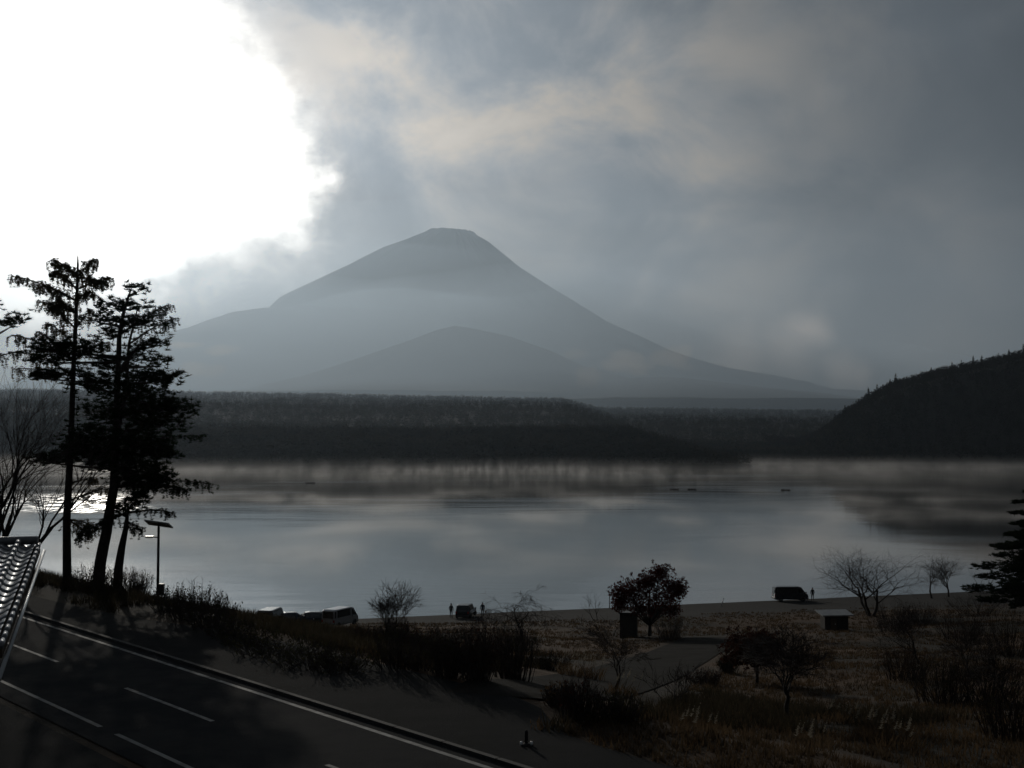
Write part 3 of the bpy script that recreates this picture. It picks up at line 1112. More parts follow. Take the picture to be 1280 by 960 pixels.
# ------------------------------------------------------------------ the tree group on the left bank
def larch(label, trunk_px, boughs, seed, dy0=0.0, r0=0.23, mm='larch_needles'):
    r = random.Random(seed)
    b0 = tpt(*trunk_px[0], dy0)
    b0.z = float(gz(b0.x, b0.y))
    root = empty('larch_tree', b0)
    tr, br, fo = MB(), MB(), Spray()
    L = lambda v: v - b0
    P = [tpt(x, y, dy0) for x, y in trunk_px]
    P[0].z = b0.z - .3
    Q, RR = [], []
    n = len(P)
    for i in range(n - 1):
        for k in range(4):
            Q.append(P[i].lerp(P[i + 1], k / 4))
            RR.append(r0 * (1 - 0.9 * (i + k / 4) / (n - 1)))
    Q.append(P[-1])
    RR.append(.02)
    tr.tube([L(q) for q in Q], RR, 9)
    axis = list(zip(Q, RR))
    for d in boughs:
        larch_bough(br, fo, r, L, axis, d, dy0)
    tr.build('trunk', 'bark', root, True)
    br.build('branches', 'bark', root)
    fo.build('crown', mm, root)
    return tag(root, label, 'tree')

bl = [(372, 17, 346, .8, 46), (380, 30, 352, .9, 40), (362, 52, 334, .8, 44), (352, 70, 326, .7, 36), (345, 78, 330, .6, 26),
      (340, 108, 320, .7, 40), (352, 120, 350, .8, 44), (362, 127, 344, .7, 34), (375, 118, 366, .8, 34), (388, 60, 372, .9, 44),
      (395, 52, 378, .8, 36), (402, 70, 385, .8, 40), (410, 110, 385, .7, 26), (425, 48, 402, .8, 30), (440, 38, 412, .9, 32),
      (452, 22, 420, 1.0, 30), (470, 30, 440, 1.0, 26), (450, 122, 425, .7, 20), (480, 18, 462, 1.0, 24), (600, 110, 600, .6, 12), (620, 128, 612, .8, 14), (640, 122, 660, 1.0, 22), (650, 112, 672, .9, 20)]
larch('tall straight larch with feathery drooping boughs, topmost crown of the left tree group', [(80, 712), (79, 650), (84, 560), (87, 470), (91, 390), (93, 330), (93, 317)], bl, 5, 0.5)
pine_plates = [(176, 363, 19, 9), (150, 381, 40, 11), (125, 398, 16, 10), (165, 402, 40, 11), (133, 416, 24, 14), (185, 428, 26, 9), (165, 440, 24, 12), (195, 452, 24, 11),
               (120, 440, 30, 16), (85, 436, 48, 12), (66, 448, 38, 12), (140, 455, 38, 16), (60, 470, 26, 8), (190, 473, 46, 12), (120, 478, 40, 20), (165, 490, 50, 20),
               (200, 507, 46, 14), (140, 515, 46, 24), (190, 528, 44, 18), (120, 545, 42, 22), (175, 553, 52, 20), (205, 566, 32, 11), (130, 575, 46, 18), (180, 585, 44, 16), (165, 602, 44, 13), (205, 596, 24, 10), (60, 575, 34, 9), (95, 560, 36, 14)]
pine('dense dark pine with layered flat boughs and a leaning double stem', [(122, 722), (132, 665), (141, 610), (146, 540), (148, 470), (150, 420), (156, 385), (163, 362)], pine_plates, 8, 0.30,
     droops=[(420, 214, 382, .8, 40), (430, 212, 396, .8, 30), (560, 250, 545, .5, 22), (600, 246, 512, .3, 16), (612, 262, 606, .7, 46), (615, 240, 612, .9, 40), (618, 222, 612, .9, 30)],
     extra_stems=[[(146, 545), (157, 480), (160, 430), (172, 385)], [(146, 470), (166, 440), (176, 428)]], dy0=0.0, dens=40)
pine('shorter pine with a cut-off top beside the solar lamp post', [(154, 722), (160, 680), (165, 650), (168, 634)],
     [(160, 634, 20, 9), (178, 628, 17, 10), (180, 620, 18, 7)], 9, 0.24,
     droops=[(640, 228, 640, .5, 20), (640, 120, 662, .9, 26), (640, 108, 672, .6, 22), (648, 180, 662, .8, 20)], dy0=-1.0)
pine('pine bough reaching in at the left frame edge', [(-75, 720), (-60, 600), (-48, 480), (-42, 395), (-40, 350)],
     [(-2, 392, 20, 10), (0, 401, 18, 8), (-30, 378, 26, 12)], 10, 0.28, droops=[(440, 10, 436, 1.0, 20)], dy0=2.0)
b = tpt(24, 690, -2)
b.z = float(gz(b.x, b.y)) - 0.1
bare_tree('bare_tree', 'leafless multi-stemmed tree rising behind the tiled roof', b, 12.0, 0.40, 101, stems=5, levels=4, trunk=0.24, kids=(3, 5))

# shrubs on the bank
bank = [(58, 722, 3.0, 1.6), (88, 726, 3.0, 1.3), (112, 738, 2.6, 1.2), (140, 742, 2.4, 1.2), (172, 748, 2.2, 1.5), (215, 765, 2.2, 1.1), (240, 775, 2.4, 1.5), (262, 785, 2.4, 1.4), (285, 795, 2.2, 0.7), (310, 806, 2.4, 0.5), (345, 818, 3.2, 0.55), (390, 832, 3.0, 0.6), (425, 840, 2.4, 0.7), (30, 735, 2.4, 1.2)]
where = ['below the tall larch trunk', 'just right of the tall larch trunk', 'at the foot of the leaning pine', 'between the two pine trunks', 'at the foot of the short pine',
         'right beside the solar lamp post', 'second to the right of the solar lamp post', 'third to the right of the solar lamp post', 'where the bank begins to dip', 'in front of the far parked cars',
         'in front of the dark parked van', 'in front of the silver van', 'last one at the low end of the roadside bank', 'beside the tiled roof verge']
for i, ((px, py, w, h), wh) in enumerate(zip(bank, where)):
    g = ghit(px, py)
    bush('tangled dark roadside shrub ' + wh, g, w, h, 'shrub_leaves', 200 + i, n=420, size=0.06, twigs=90, group='shrubs on the roadside bank')
g = ghit(172, 740)
bush('rounded evergreen shrub under the short pine', g + Vector((0, 0, 0.1)), 2.6, 1.8, 'pine_needles', 231, n=1500, size=0.10, twigs=50)

# ------------------------------------------------------------------ lakeside trees and shrubs
def hpx(px, base_y, top_y):
    g = ghit(px, base_y)
    return g, (base_y - top_y) * g.y / FPX
def bt(label, px, by, ty, spread, seed, **kw):
    g, h = hpx(px, by, ty)
    g.z -= 0.05
    return bare_tree('bare_tree', label, g, h, spread, seed, **kw)
bt('bare upright tree standing left of the lone parked car', 485, 800, 722, 0.50, 301, stems=3, levels=4, kids=(4, 5))
bt('bare weeping tree with arching twigs right of the standing person', 655, 812, 731, 0.8, 302, weep=0.55, levels=5, kids=(3, 5), trunk=0.12, wide=1.5)
bt('bare weeping tree in the thicket, low and wide', 612, 830, 768, 0.75, 303, weep=0.5, levels=4, kids=(4, 5), wide=1.5)
bt('slender bare tree forking above the pampas grass', 768, 862, 768, 0.55, 304, levels=5, kids=(3, 4), wide=1.3)
bt('small bare sapling with upright forks on the brown grass', 838, 884, 822, 0.5, 305, stems=4, levels=3, kids=(3, 4))
bt('round-headed bare tree in the foreground field', 988, 900, 776, 0.62, 306, levels=5, kids=(3, 5), fork=0.2, short=0.30, wide=1.6)
bt('large spreading bare tree on the shore right of the parked dark van', 1088, 770, 679, 0.85, 307, stems=3, levels=4, kids=(4, 5), trunk=0.20, short=0.26, wide=1.5)
bt('bare leaning tree on the shore, right of the large spreading one', 1165, 748, 692, 0.6, 308, levels=5, kids=(3, 5), wide=1.3)
bt('bare tree with V-shaped forks left of the bench', 1186, 746, 690, 0.55, 309, levels=5, kids=(3, 5), wide=1.3, lean=0.2)
bt('thin bare sapling right of the bench', 1232, 742, 708, 0.4, 310, stems=2, levels=3, kids=(3, 4))
bt('tiny bare sapling at the water edge beside the red-leaved tree', 745, 776, 736, 0.4, 311, stems=2, levels=3, kids=(3, 4))
bt('dark bare tree standing in the shade at lower right', 1150, 830, 752, 0.6, 312, levels=5, kids=(3, 5), wide=1.3)
bt('bare tree with dense twigs near the right frame edge', 1215, 850, 768, 0.6, 313, levels=5, kids=(3, 5), wide=1.3)
bt('bare scrubby tree in front of the right-hand conifer', 1262, 880, 790, 0.6, 314, levels=5, kids=(3, 5), wide=1.3)
g, h = hpx(812, 795, 706)
kk = g.y / FPX
leafy_tree('red_leaved_tree', 'dense red-leaved tree with two rounded heads at the shore', g, h, 100 * kk, 'red_leaves', 401, 0.18, 16, 620, 0.12,
           clumps=[((x - 812) * kk, (795 - y) * kk, q * kk) for x, y, q in [(782, 738, 19), (775, 744, 14), (797, 735, 17), (820, 722, 20), (826, 716, 12), (836, 732, 18), (848, 742, 14), (812, 745, 22), (832, 748, 20), (790, 750, 17), (846, 735, 12), (808, 728, 14), (775, 756, 12), (840, 762, 14), (800, 760, 14), (822, 765, 13)]])
g, h = hpx(946, 855, 778)
leafy_tree('rust_leaved_tree', 'low rust-brown leafy tree left of the round-headed bare tree', g, h, 88 * g.y / FPX, 'rust_leaves', 402, 0.30, 11, 240, 0.12)
# conifer at the right edge
def conifer(label, px, by, ty, wpx, seed):
    g, h = hpx(px, by, ty)
    r = random.Random(seed)
    root = empty('conifer', g)
    tr, br, fo = MB(), MB(), Spray()
    tr.tube([(0, 0, -.2), (0, 0, h * .5), (0, 0, h)], [h * .018, h * .011, .02], 8)
    W = wpx * g.y / FPX
    n = 13
    for i in range(n):
        z = h * (0.10 + 0.88 * i / n)
        rad = W * (1 - (i / n) ** 1.3) * (1 if i else .9)
        k = 7 if i < n - 3 else 5
        for j in range(k):
            a = j * 6.28 / k + i * .9 + r.uniform(-.3, .3)
            L = rad * r.uniform(.75, 1.1)
            e = Vector((math.cos(a) * L, math.sin(a) * L, z + L * .02))
            s = Vector((0, 0, z + L * .10))
            br.tube([s, s.lerp(e, .5) + Vector((0, 0, -.05 * L)), e], [.05, .03, .01], 4, False)
            m = int(16 + 30 * L)
            for _ in range(m):
                f = r.uniform(.12, 1)
                p = s.lerp(e, f) + Vector((jit(.24), jit(.24), jit(.10))) * L * (1.08 - .75 * f) + Vector((0, 0, jit(.08)))
                needles(fo, p, r, 16, .34, .045, .4)
    tr.build('trunk', 'bark', root, True)
    br.build('branches', 'bark', root)
    fo.build('crown', 'pine_needles', root)
    return tag(root, label, 'tree')
conifer('dark conifer with tiered boughs at the right frame edge', 1306, 775, 572, 88, 55)
shr = [(505, 836, 95, 50, 'shrub_leaves', 'broad dark thicket below the bare upright tree'), (560, 846, 70, 62, 'shrub_leaves', 'dark twiggy shrub at the left of the roadside thicket'),
       (595, 850, 70, 74, 'rust_leaves', 'brownish twiggy shrub in the middle of the roadside thicket'), (640, 850, 70, 70, 'shrub_leaves', 'dark twiggy shrub in front of the weeping tree'),
       (690, 838, 60, 24, 'shrub_leaves', 'low dark shrub where the side road bends'), (724, 898, 62, 52, 'rust_leaves', 'round brown shrub on the tip of the grass island'),
       (770, 900, 80, 34, 'shrub_leaves', 'low spreading shrub behind the grass island tip'), (910, 842, 30, 24, 'shrub_leaves', 'small dark shrub beside the rust-brown tree'),
       (838, 800, 50, 34, 'shrub_leaves', 'dark shrub under the right side of the red-leaved tree'), (495, 804, 45, 34, 'shrub_leaves', 'dark shrub around the foot of the bare upright tree'),
       (1115, 790, 70, 40, 'shrub_leaves', 'dark shrub right of the large spreading tree'), (1200, 800, 90, 46, 'rust_leaves', 'wide brown thicket below the shore saplings'),
       (1262, 820, 80, 60, 'shrub_leaves', 'dark thicket below the right-hand conifer'), (1180, 880, 100, 60, 'shrub_leaves', 'large dark thicket at lower right'),
       (1268, 925, 110, 70, 'shrub_leaves', 'dark shrub filling the lower right corner'), (880, 856, 50, 20, 'rust_leaves', 'low brown shrub in the middle of the field'),
       (1225, 770, 90, 30, 'shrub_leaves', 'dark shrub below the thin shore sapling'), (1150, 778, 60, 26, 'rust_leaves', 'brown shrub below the leaning shore tree'),
       (1130, 850, 80, 46, 'rust_leaves', 'brown thicket left of the large dark one at lower right'), (1230, 880, 110, 70, 'shrub_leaves', 'tall dark thicket in front of the right-hand conifer'),
       (530, 812, 90, 30, 'rust_leaves', 'brown brushwood behind the roadside thicket'), (455, 800, 60, 18, 'rust_leaves', 'low brown scrub right of the silver van'), (640, 815, 90, 26, 'rust_leaves', 'brown brushwood below the standing people'),
       (700, 880, 50, 26, 'dry_grass', 'pale dry scrub beside the grass island tip')]
for i, (px, py, w, h, m, lab) in enumerate(shr):
    g = ghit(px, py)
    q = g.y / FPX
    bush(lab, g, w * q, h * q, m, 500 + i, n=330, size=0.05, twigs=110)

# pampas grass
def pampas(label, px, py, hpx_, seed, k=8):
    g = ghit(px, py)
    r = random.Random(seed)
    root = empty('pampas_grass', g)
    h = hpx_ * g.y / FPX
    bl_, pl = MB(), Spray()
    for _ in range(k):
        a = r.uniform(0, 6.28)
        lean = Vector((math.cos(a) * .35 + .25, math.sin(a) * .3, 1)).normalized()
        s = Vector((jit(.5), jit(.4), -.05))
        e = s + lean * h * r.uniform(.7, 1.05)
        bl_.tube([s, s.lerp(e, .6), e], [.010, .008, .005], 3, False)
        for q in range(26):
            f = q / 26
            p = e + Vector((.10 * f, 0, .30 * f)) * r.uniform(.6, 1.1)
            needles(pl, p, r, 2, .08 * (1.1 - f), .008, .8)
    for _ in range(70):
        s = Vector((jit(.55), jit(.45), 0))
        d = Vector((jit(.6), jit(.6), 1)).normalized() * h * r.uniform(.4, .8)
        m = s + d * .6
        e = s + d + Vector((d.x, d.y, -.3 * d.z)) * .5
        bl_.add([s - Vector((.012, 0, 0)), s + Vector((.012, 0, 0)), m + Vector((.010, 0, 0)), m - Vector((.010, 0, 0)), e], [(0, 1, 2, 3), (3, 2, 4)])
    bl_.build('blades', 'dry_grass', root)
    pl.build('plumes', 'plume', root)
    return tag(root, label, 'grass clump', 'pampas grass clumps')
for i, (px, py, h, lab) in enumerate([(716, 846, 34, 'pampas clump with leaning pale plumes left of the slender forked tree'), (738, 850, 30, 'pampas clump with pale plumes right by the slender forked tree'),
        (780, 872, 30, 'pampas clump under the slender forked tree'), (1040, 905, 26, 'pampas clump just right of the round-headed bare tree'), (1075, 925, 34, 'pampas clump at the left of the foreground row'),
        (1105, 930, 40, 'tall pampas clump in the middle of the foreground row'), (1125, 938, 36, 'pampas clump at the right of the foreground row'), (870, 922, 30, 'pampas clump alone on the lower field'), (1010, 940, 26, 'short pampas clump near the bottom edge of the field')]):
    pampas(lab, px, py, h, 600 + i)

# grass as one cover
def grass(name, n, region, m, hmin, hmax, label, seed):
    r = np.random.default_rng(seed)
    x, y = region(r, n)
    z = gz(x, y)
    keep = z > 0.9
    s, t = st(x, y)
    keep &= s > 1.0
    dist = np.full(len(x), 1e9)
    for q in pts:
        dist = np.minimum(dist, np.hypot(x - q.x, y - q.y))
    keep &= dist > 3.4
    keep &= (s > 5.4) | ((t > 12.8) & (s > 3.0)) | ((t < -14) & (s > 2.9))
    keep &= fnoise(x, y, 71, 3, 0.35) > -0.35
    x, y, z = x[keep], y[keep], z[keep]
    k = 5
    x, y, z = [np.repeat(q, k) for q in (x, y, z)]
    n = len(x)
    x = x + r.normal(0, .10, n)
    y = y + r.normal(0, .10, n)
    h = r.uniform(hmin, hmax, n)
    a = r.uniform(0, 6.28, n)
    w = 0.018 * (1 + y / 90)
    lx_, ly_ = r.normal(0, .35, n) * h, r.normal(0, .35, n) * h
    A = np.stack([x - np.cos(a) * w, y - np.sin(a) * w, z - .03], -1)
    B = np.stack([x + np.cos(a) * w, y + np.sin(a) * w, z - .03], -1)
    C = np.stack([x + lx_, y + ly_, z + h], -1)
    V = np.stack([A, B, C], 1).reshape(-1, 3)
    o = npmesh(name, V, np.arange(len(V)).reshape(-1, 3), m)
    return stuff(o, label, 'grass')
def field(r, n):
    y = 22 + 130 * r.uniform(0, 1, n) ** 1.25
    x = r.uniform(-0.13, 0.46, n) * y
    return x, y
def bankr(r, n):
    t = r.uniform(-48, 14, n)
    s = r.uniform(2.9, 22, n)
    return xy(s, t)
grass('field_grass', 30000, field, 'dry_grass', .06, .26, 'dry brown grass over the lakeside field', 81)
grass('bank_grass', 14000, bankr, 'bank_grass', .12, .55, 'rough weeds and grass on the roadside bank', 82)

# ------------------------------------------------------------------ tiled roof at the left edge
def tiled_roof():
    A = at(47, 683, 26.8)          # far end of the verge
    Bv = at(-2, 812, 19.6)         # near end of the verge
    up = (A - Bv)
    Ls = up.length
    up.normalize()
    side = Vector((-up.y, up.x, 0)).normalized()     # to the left, level
    if side.x > 0:
        side = -side
    nrm = side.cross(up)
    if nrm.z < 0:
        nrm = -nrm
    root = empty('tiled_roof', (Bv.x, Bv.y, 14.0))
    Lc = lambda p: p - Vector((Bv.x, Bv.y, 14.0))
    M3 = Matrix((side, up, nrm)).transposed()
    TW, TL = 0.34, 0.40
    # one glazed pan tile: S-curved across, a rolled lip at its lower edge
    def tile(over):
        V, F = [], []
        nx, ny = 9, 5
        for j in range(ny):
            f = j / (ny - 1)
            for i in range(nx):
                q = i / (nx - 1)
                zc = 0.030 * math.cos(q * 2 * math.pi) - (0.012 if .2 < q < .8 else 0)
                lip = 0.028 * (1 - f) - (0.018 if j == 0 else 0)
                V.append((q * TW * 1.02, f * TL * 1.12 - (0.0 if j else 0.004), zc + lip + over))
        for j in range(ny - 1):
            for i in range(nx - 1):
                a = j * nx + i
                F.append((a, a + nx, a + nx + 1, a + 1))
        o = len(V)
        for i in range(nx):
            x_, y_, z_ = V[i]
            V.append((x_, y_, z_ - .03))
        for i in range(nx - 1):
            F.append((i, i + 1, o + i + 1, o + i))
        me = bpy.data.meshes.new('roof_tile')
        me.from_pydata(V, [], F)
        me.polygons.foreach_set('use_smooth', [True] * len(me.polygons))
        me.materials.append(MATS['glaze'])
        return me
    me = tile(0)
    rows_ = int(Ls / TL) + 1
    for c in range(8):
        for j in range(rows_):
            p = Bv + side * (TW * (c + 0.12)) + up * (TL * j) + nrm * 0.05
            o = bpy.data.objects.new('roof_tile', me)
            COL.objects.link(o)
            o.parent = root
            o.matrix_local = Matrix.Translation(Lc(p)) @ (M3 @ Matrix.Rotation(jit(.02), 3, 'X') @ Matrix.Rotation(jit(.015), 3, 'Y')).to_4x4()
    mb = MB()
    c = Bv + side * (TW * 4.1) + up * (Ls / 2) - nrm * 0.02
    mb.box(Lc(c), (TW * 4.0, Ls / 2 - .02, 0.03), M3)
    mb.build('roof_deck', 'timber', root)
    # ridge cover that follows the verge one column in
    for j in range(int(Ls / 0.42)):
        mb = MB()
        p = Bv + side * (TW * 1.12) + up * (0.42 * j) + nrm * .13
        mb.tube([Lc(p), Lc(p + up * .41)], [.062, .055], 10)
        mb.build('cover_tile', 'glaze', root, True)
    for j in range(rows_):          # round verge caps
        mb = MB()
        p = Bv - side * 0.03 + up * (TL * j) + nrm * .05
        mb.tube([Lc(p), Lc(p + up * (TL * .96))], [.05, .042], 8)
        mb.build('verge_tile', 'glaze', root, True)
    mb = MB()
    mb.box(Lc(Bv - side * 0.035 + up * (Ls / 2) - nrm * .07), (.02, Ls / 2, .07), M3)
    mb.build('verge_board', 'timber', root)
    mb = MB()
    mb.tube([Lc(Bv - side * 0.13 - nrm * .10 - up * 1.2), Lc(A - side * 0.13 - nrm * .10)], [.035, .035], 10)
    mb.build('gutter_pipe', 'steel', root, True)
    mb = MB()
    mb.tube([Lc(A + up * .08 + nrm * .12), Lc(A + side * 2.45 + up * .08 + nrm * .12)], [.09, .09], 10)
    mb.build('ridge_tile', 'glaze', root, True)
    for px_, f in ((1.9, .12), (1.9, .9)):
        mb = MB()
        p = Bv + side * px_ + up * (Ls * f)
        mb.box(Lc(Vector((p.x, p.y, (14 + p.z) / 2))), (.07, .07, (p.z - 14) / 2 - .05))
        mb.build('post', 'timber', root)
    tag(root, 'glossy tiled roof corner glinting in the sun at the left frame edge', 'roof')
tiled_roof()

# ------------------------------------------------------------------ solar lamp post
def lamp_post():
    g = ghit(197, 752)
    k = g.y / FPX
    h = (752 - 660) * k
    root = empty('solar_street_lamp', g)
    mb = MB()
    mb.tube([(0, 0, -.2), (0, 0, h)], [.075, .062], 12)
    mb.build('pole', 'dark_steel', root, True)
    mb = MB()
    Rm = Matrix.Rotation(R(-18), 3, 'X') @ Matrix.Rotation(R(8), 3, 'Y')
    mb.box((0, 0, h + .16), (.62, .42, .025), Rm)
    p = mb.build('solar_panel', 'pv_glass', root)
    mb = MB()
    for sx in (-1, 1):
        mb.box(Rm @ Vector((sx * .63, 0, 0)) + Vector((0, 0, h + .16)), (.018, .44, .032), Rm)
    for sy in (-1, 1):
        mb.box(Rm @ Vector((0, sy * .43, 0)) + Vector((0, 0, h + .16)), (.61, .018, .032), Rm)
    mb.build('panel_frame', 'steel', p)
    mb = MB()
    mb.tube([(0, 0, h - .1), (0, 0, h + .13)], [.05, .05], 8)
    mb.build('panel_bracket', 'dark_steel', root)
    z = h - 13 * k
    mb = MB()
    mb.tube([(0, 0, z), (-.28, 0, z + .03)], [.03, .03], 8)
    mb.build('lamp_arm', 'dark_steel', root)
    mb = MB()
    mb.box((-.46, 0, z + .04), (.20, .11, .045))
    hd = mb.build('lamp_head', 'steel', root)
    mb = MB()
    mb.box((-.46, 0, z - .012), (.16, .08, .008))
    mb.build('lens', 'lamp_glass', hd)
    mb = MB()
    mb.box((.16, -.02, .62), (.16, .13, .30))
    mb.build('battery_box', 'dark_steel', root)
    mb = MB()
    mb.box((0, 0, .05), (.2, .2, .08))
    mb.build('footing', 'concrete', root)
    tag(root, 'dark solar street lamp with tilted panel and short arm on the bank', 'street lamp')
lamp_post()

# ------------------------------------------------------------------ vehicles
def vehicle(name, label, loc, rz, kind, paint, group='vehicles parked along the shore'):
    root = empty(name, loc, rz)
    if kind == 'van':
        Lh, W, Hh = 2.25, .84, 1.95
        S = [(-Lh, .95, .95, .72), (-Lh + .06, 1.0, Hh - .12, .76), (-Lh + .30, 1.02, Hh, .80), (.9, 1.02, Hh, .80), (1.35, 1.02, Hh - .10, .77), (1.95, 1.0, 1.06, .80), (Lh - .06, .84, .88, .78), (Lh, .62, .64, .72)]
        sidewin = [(1, 2), (2, 3), (3, 5)]
    elif kind == 'suv':
        Lh, W, Hh = 2.20, .86, 1.68
        S = [(-Lh, .85, .86, .76), (-Lh + .08, .95, 1.02, .80), (-Lh + .42, .98, Hh - .06, .74), (-1.2, .98, Hh, .74), (.25, .96, Hh - .03, .73), (1.05, .95, .99, .80), (1.7, .90, .93, .80), (Lh - .08, .80, .83, .78), (Lh, .58, .60, .70)]
        sidewin = [(2, 3), (3, 4), (4, 5)]
    else:
        Lh, W, Hh = 2.05, .80, 1.48
        S = [(-Lh, .80, .82, .70), (-Lh + .08, .86, .92, .74), (-Lh + .55, .90, Hh - .07, .66), (-1.0, .90, Hh, .67), (.15, .89, Hh - .02, .66), (1.0, .88, .92, .74), (1.6, .82, .86, .74), (Lh - .08, .72, .75, .72), (Lh, .52, .54, .64)]
        sidewin = [(2, 3), (3, 4), (4, 5)]
    zb = .26
    def ring(st_):
        x, belt, top, wr = st_
        wb = W * (0.93 if abs(x) > Lh - .1 else 1.0)
        top = max(top, belt + .005)
        return [(x, -wb * .92, zb), (x, -wb, zb + .22), (x, -wb, belt), (x, -wr, top - .05 if top - belt > .2 else top - .002), (x, -wr + .12, top),
                (x, wr - .12, top), (x, wr, top - .05 if top - belt > .2 else top - .002), (x, wb, belt), (x, wb, zb + .22), (x, wb * .92, zb)]
    mb = MB()
    V, F = [], []
    for s_ in S:
        V += ring(s_)
    n = 10
    for i in range(len(S) - 1):
        for k in range(n):
            k2 = (k + 1) % n
            F.append((i * n + k, (i + 1) * n + k, (i + 1) * n + k2, i * n + k2))
    F.append(tuple(range(n)))
    F.append(tuple((len(S) - 1) * n + k for k in range(n))[::-1])
    mb.add(V, F)
    body = mb.build('body', paint, root)
    # panes
    def lerp3(a, b, f):
        return tuple(a[i] + (b[i] - a[i]) * f for i in range(3))
    for (i, j) in sidewin:
        for (lo, hi, sg) in ((2, 3, -1), (7, 6, 1)):
            A_, B_, C_, D_ = ring(S[i])[lo], ring(S[j])[lo], ring(S[j])[hi], ring(S[i])[hi]
            q = [lerp3(lerp3(A_, B_, u), lerp3(D_, C_, u), v) for u, v in ((.07, .10), (.93, .10), (.93, .92), (.07, .92))]
            mb = MB()
            mb.add([(p[0], p[1] + sg * .012, p[2] + .004) for p in q], [(0, 1, 2, 3)])
            mb.build('side_window', 'window_glass', root)
    fi = 4
    for (i, j, nm) in ((fi, fi + 1, 'windscreen'), (2 if kind != 'van' else 1, 1 if kind != 'van' else 0, 'rear_window')):
        a4, a5, b4, b5 = ring(S[i])[3], ring(S[i])[6], ring(S[j])[2], ring(S[j])[7]
        q = [lerp3(lerp3(b4, b5, u), lerp3(a4, a5, u), v) for u, v in ((.08, .10), (.92, .10), (.90, .92), (.10, .92))]
        sg = 1 if nm == 'windscreen' else -1
        mb = MB()
        mb.add([(p[0] + sg * .03, p[1], p[2] + .03) for p in q], [(0, 1, 2, 3)])
        mb.build(nm, 'window_glass', root)
    for sx in (-1, 1):
        for sy in (-1, 1):
            mb = MB()
            x = sx * (Lh - .78)
            pr = [(-.10, .22), (-.10, .30), (-.07, .325), (.07, .325), (.10, .30), (.10, .22)]
            mb.tube([(x, sy * (W - .07) + a, .325) for a, _ in pr], [b for _, b in pr], 18)
            w_ = mb.build('wheel', 'rubber', root, True)
            mb = MB()
            yy = sy * (W + .034)
            mb.tube([(x, sy * (W - .02), .325), (x, yy, .325)], [.21, .19], 14)
            mb.build('rim', 'steel', w_, True)
    for sy in (-1, 1):
        mb = MB()
        mb.box((Lh - .03, sy * (W - .22), .66 if kind != 'van' else .74), (.05, .14, .07))
        mb.build('headlight', 'clear_lens', root)
        mb = MB()
        mb.box((-Lh + .02, sy * (W - .14), .80), (.04, .09, .13))
        mb.build('tail_light', 'red_lens', root)
        mb = MB()
        mb.box((1.0, sy * (W + .09), 1.0), (.06, .09, .07))
        mb.build('door_mirror', paint, root)
    mb = MB()
    mb.box((-Lh - .02, 0, .42), (.05, W - .06, .10))
    mb.build('bumper', 'dark_steel', root)
    mb = MB()
    mb.box((Lh - .0, 0, .38), (.06, W - .08, .10))
    mb.build('bumper', 'dark_steel', root)
    return tag(root, label, 'car' if kind != 'van' else 'van', group)
def park(px, D, deg, kind, paint, label, name):
    g = gpt(px, D)
    vehicle(name, label, (g.x, g.y, g.z + .01), R(deg), kind, paint)
park(341, 131, 82, 'van', 'paint_dark', 'dark van seen from behind, left of the silver van', 'parked_van')
park(427, 130, 64, 'van', 'paint_silver', 'silver van with sun on its left side, right end of the row', 'parked_van')
park(317, 136, 98, 'hatch', 'paint_dark', 'dark car at the left end of the shoreline row', 'parked_car')
park(370, 138, 20, 'hatch', 'paint_blue', 'dark blue car side-on between the two vans, glinting headlight', 'parked_car')
park(400, 139, 10, 'hatch', 'paint_dark', 'low dark car side-on just left of the silver van', 'parked_car')
park(583, 149, 80, 'suv', 'paint_dark', 'dark car parked beside the standing person at the water', 'parked_car')
park(985, 166, 3, 'van', 'paint_dark', 'long dark van side-on beside two people at the shore', 'parked_van')

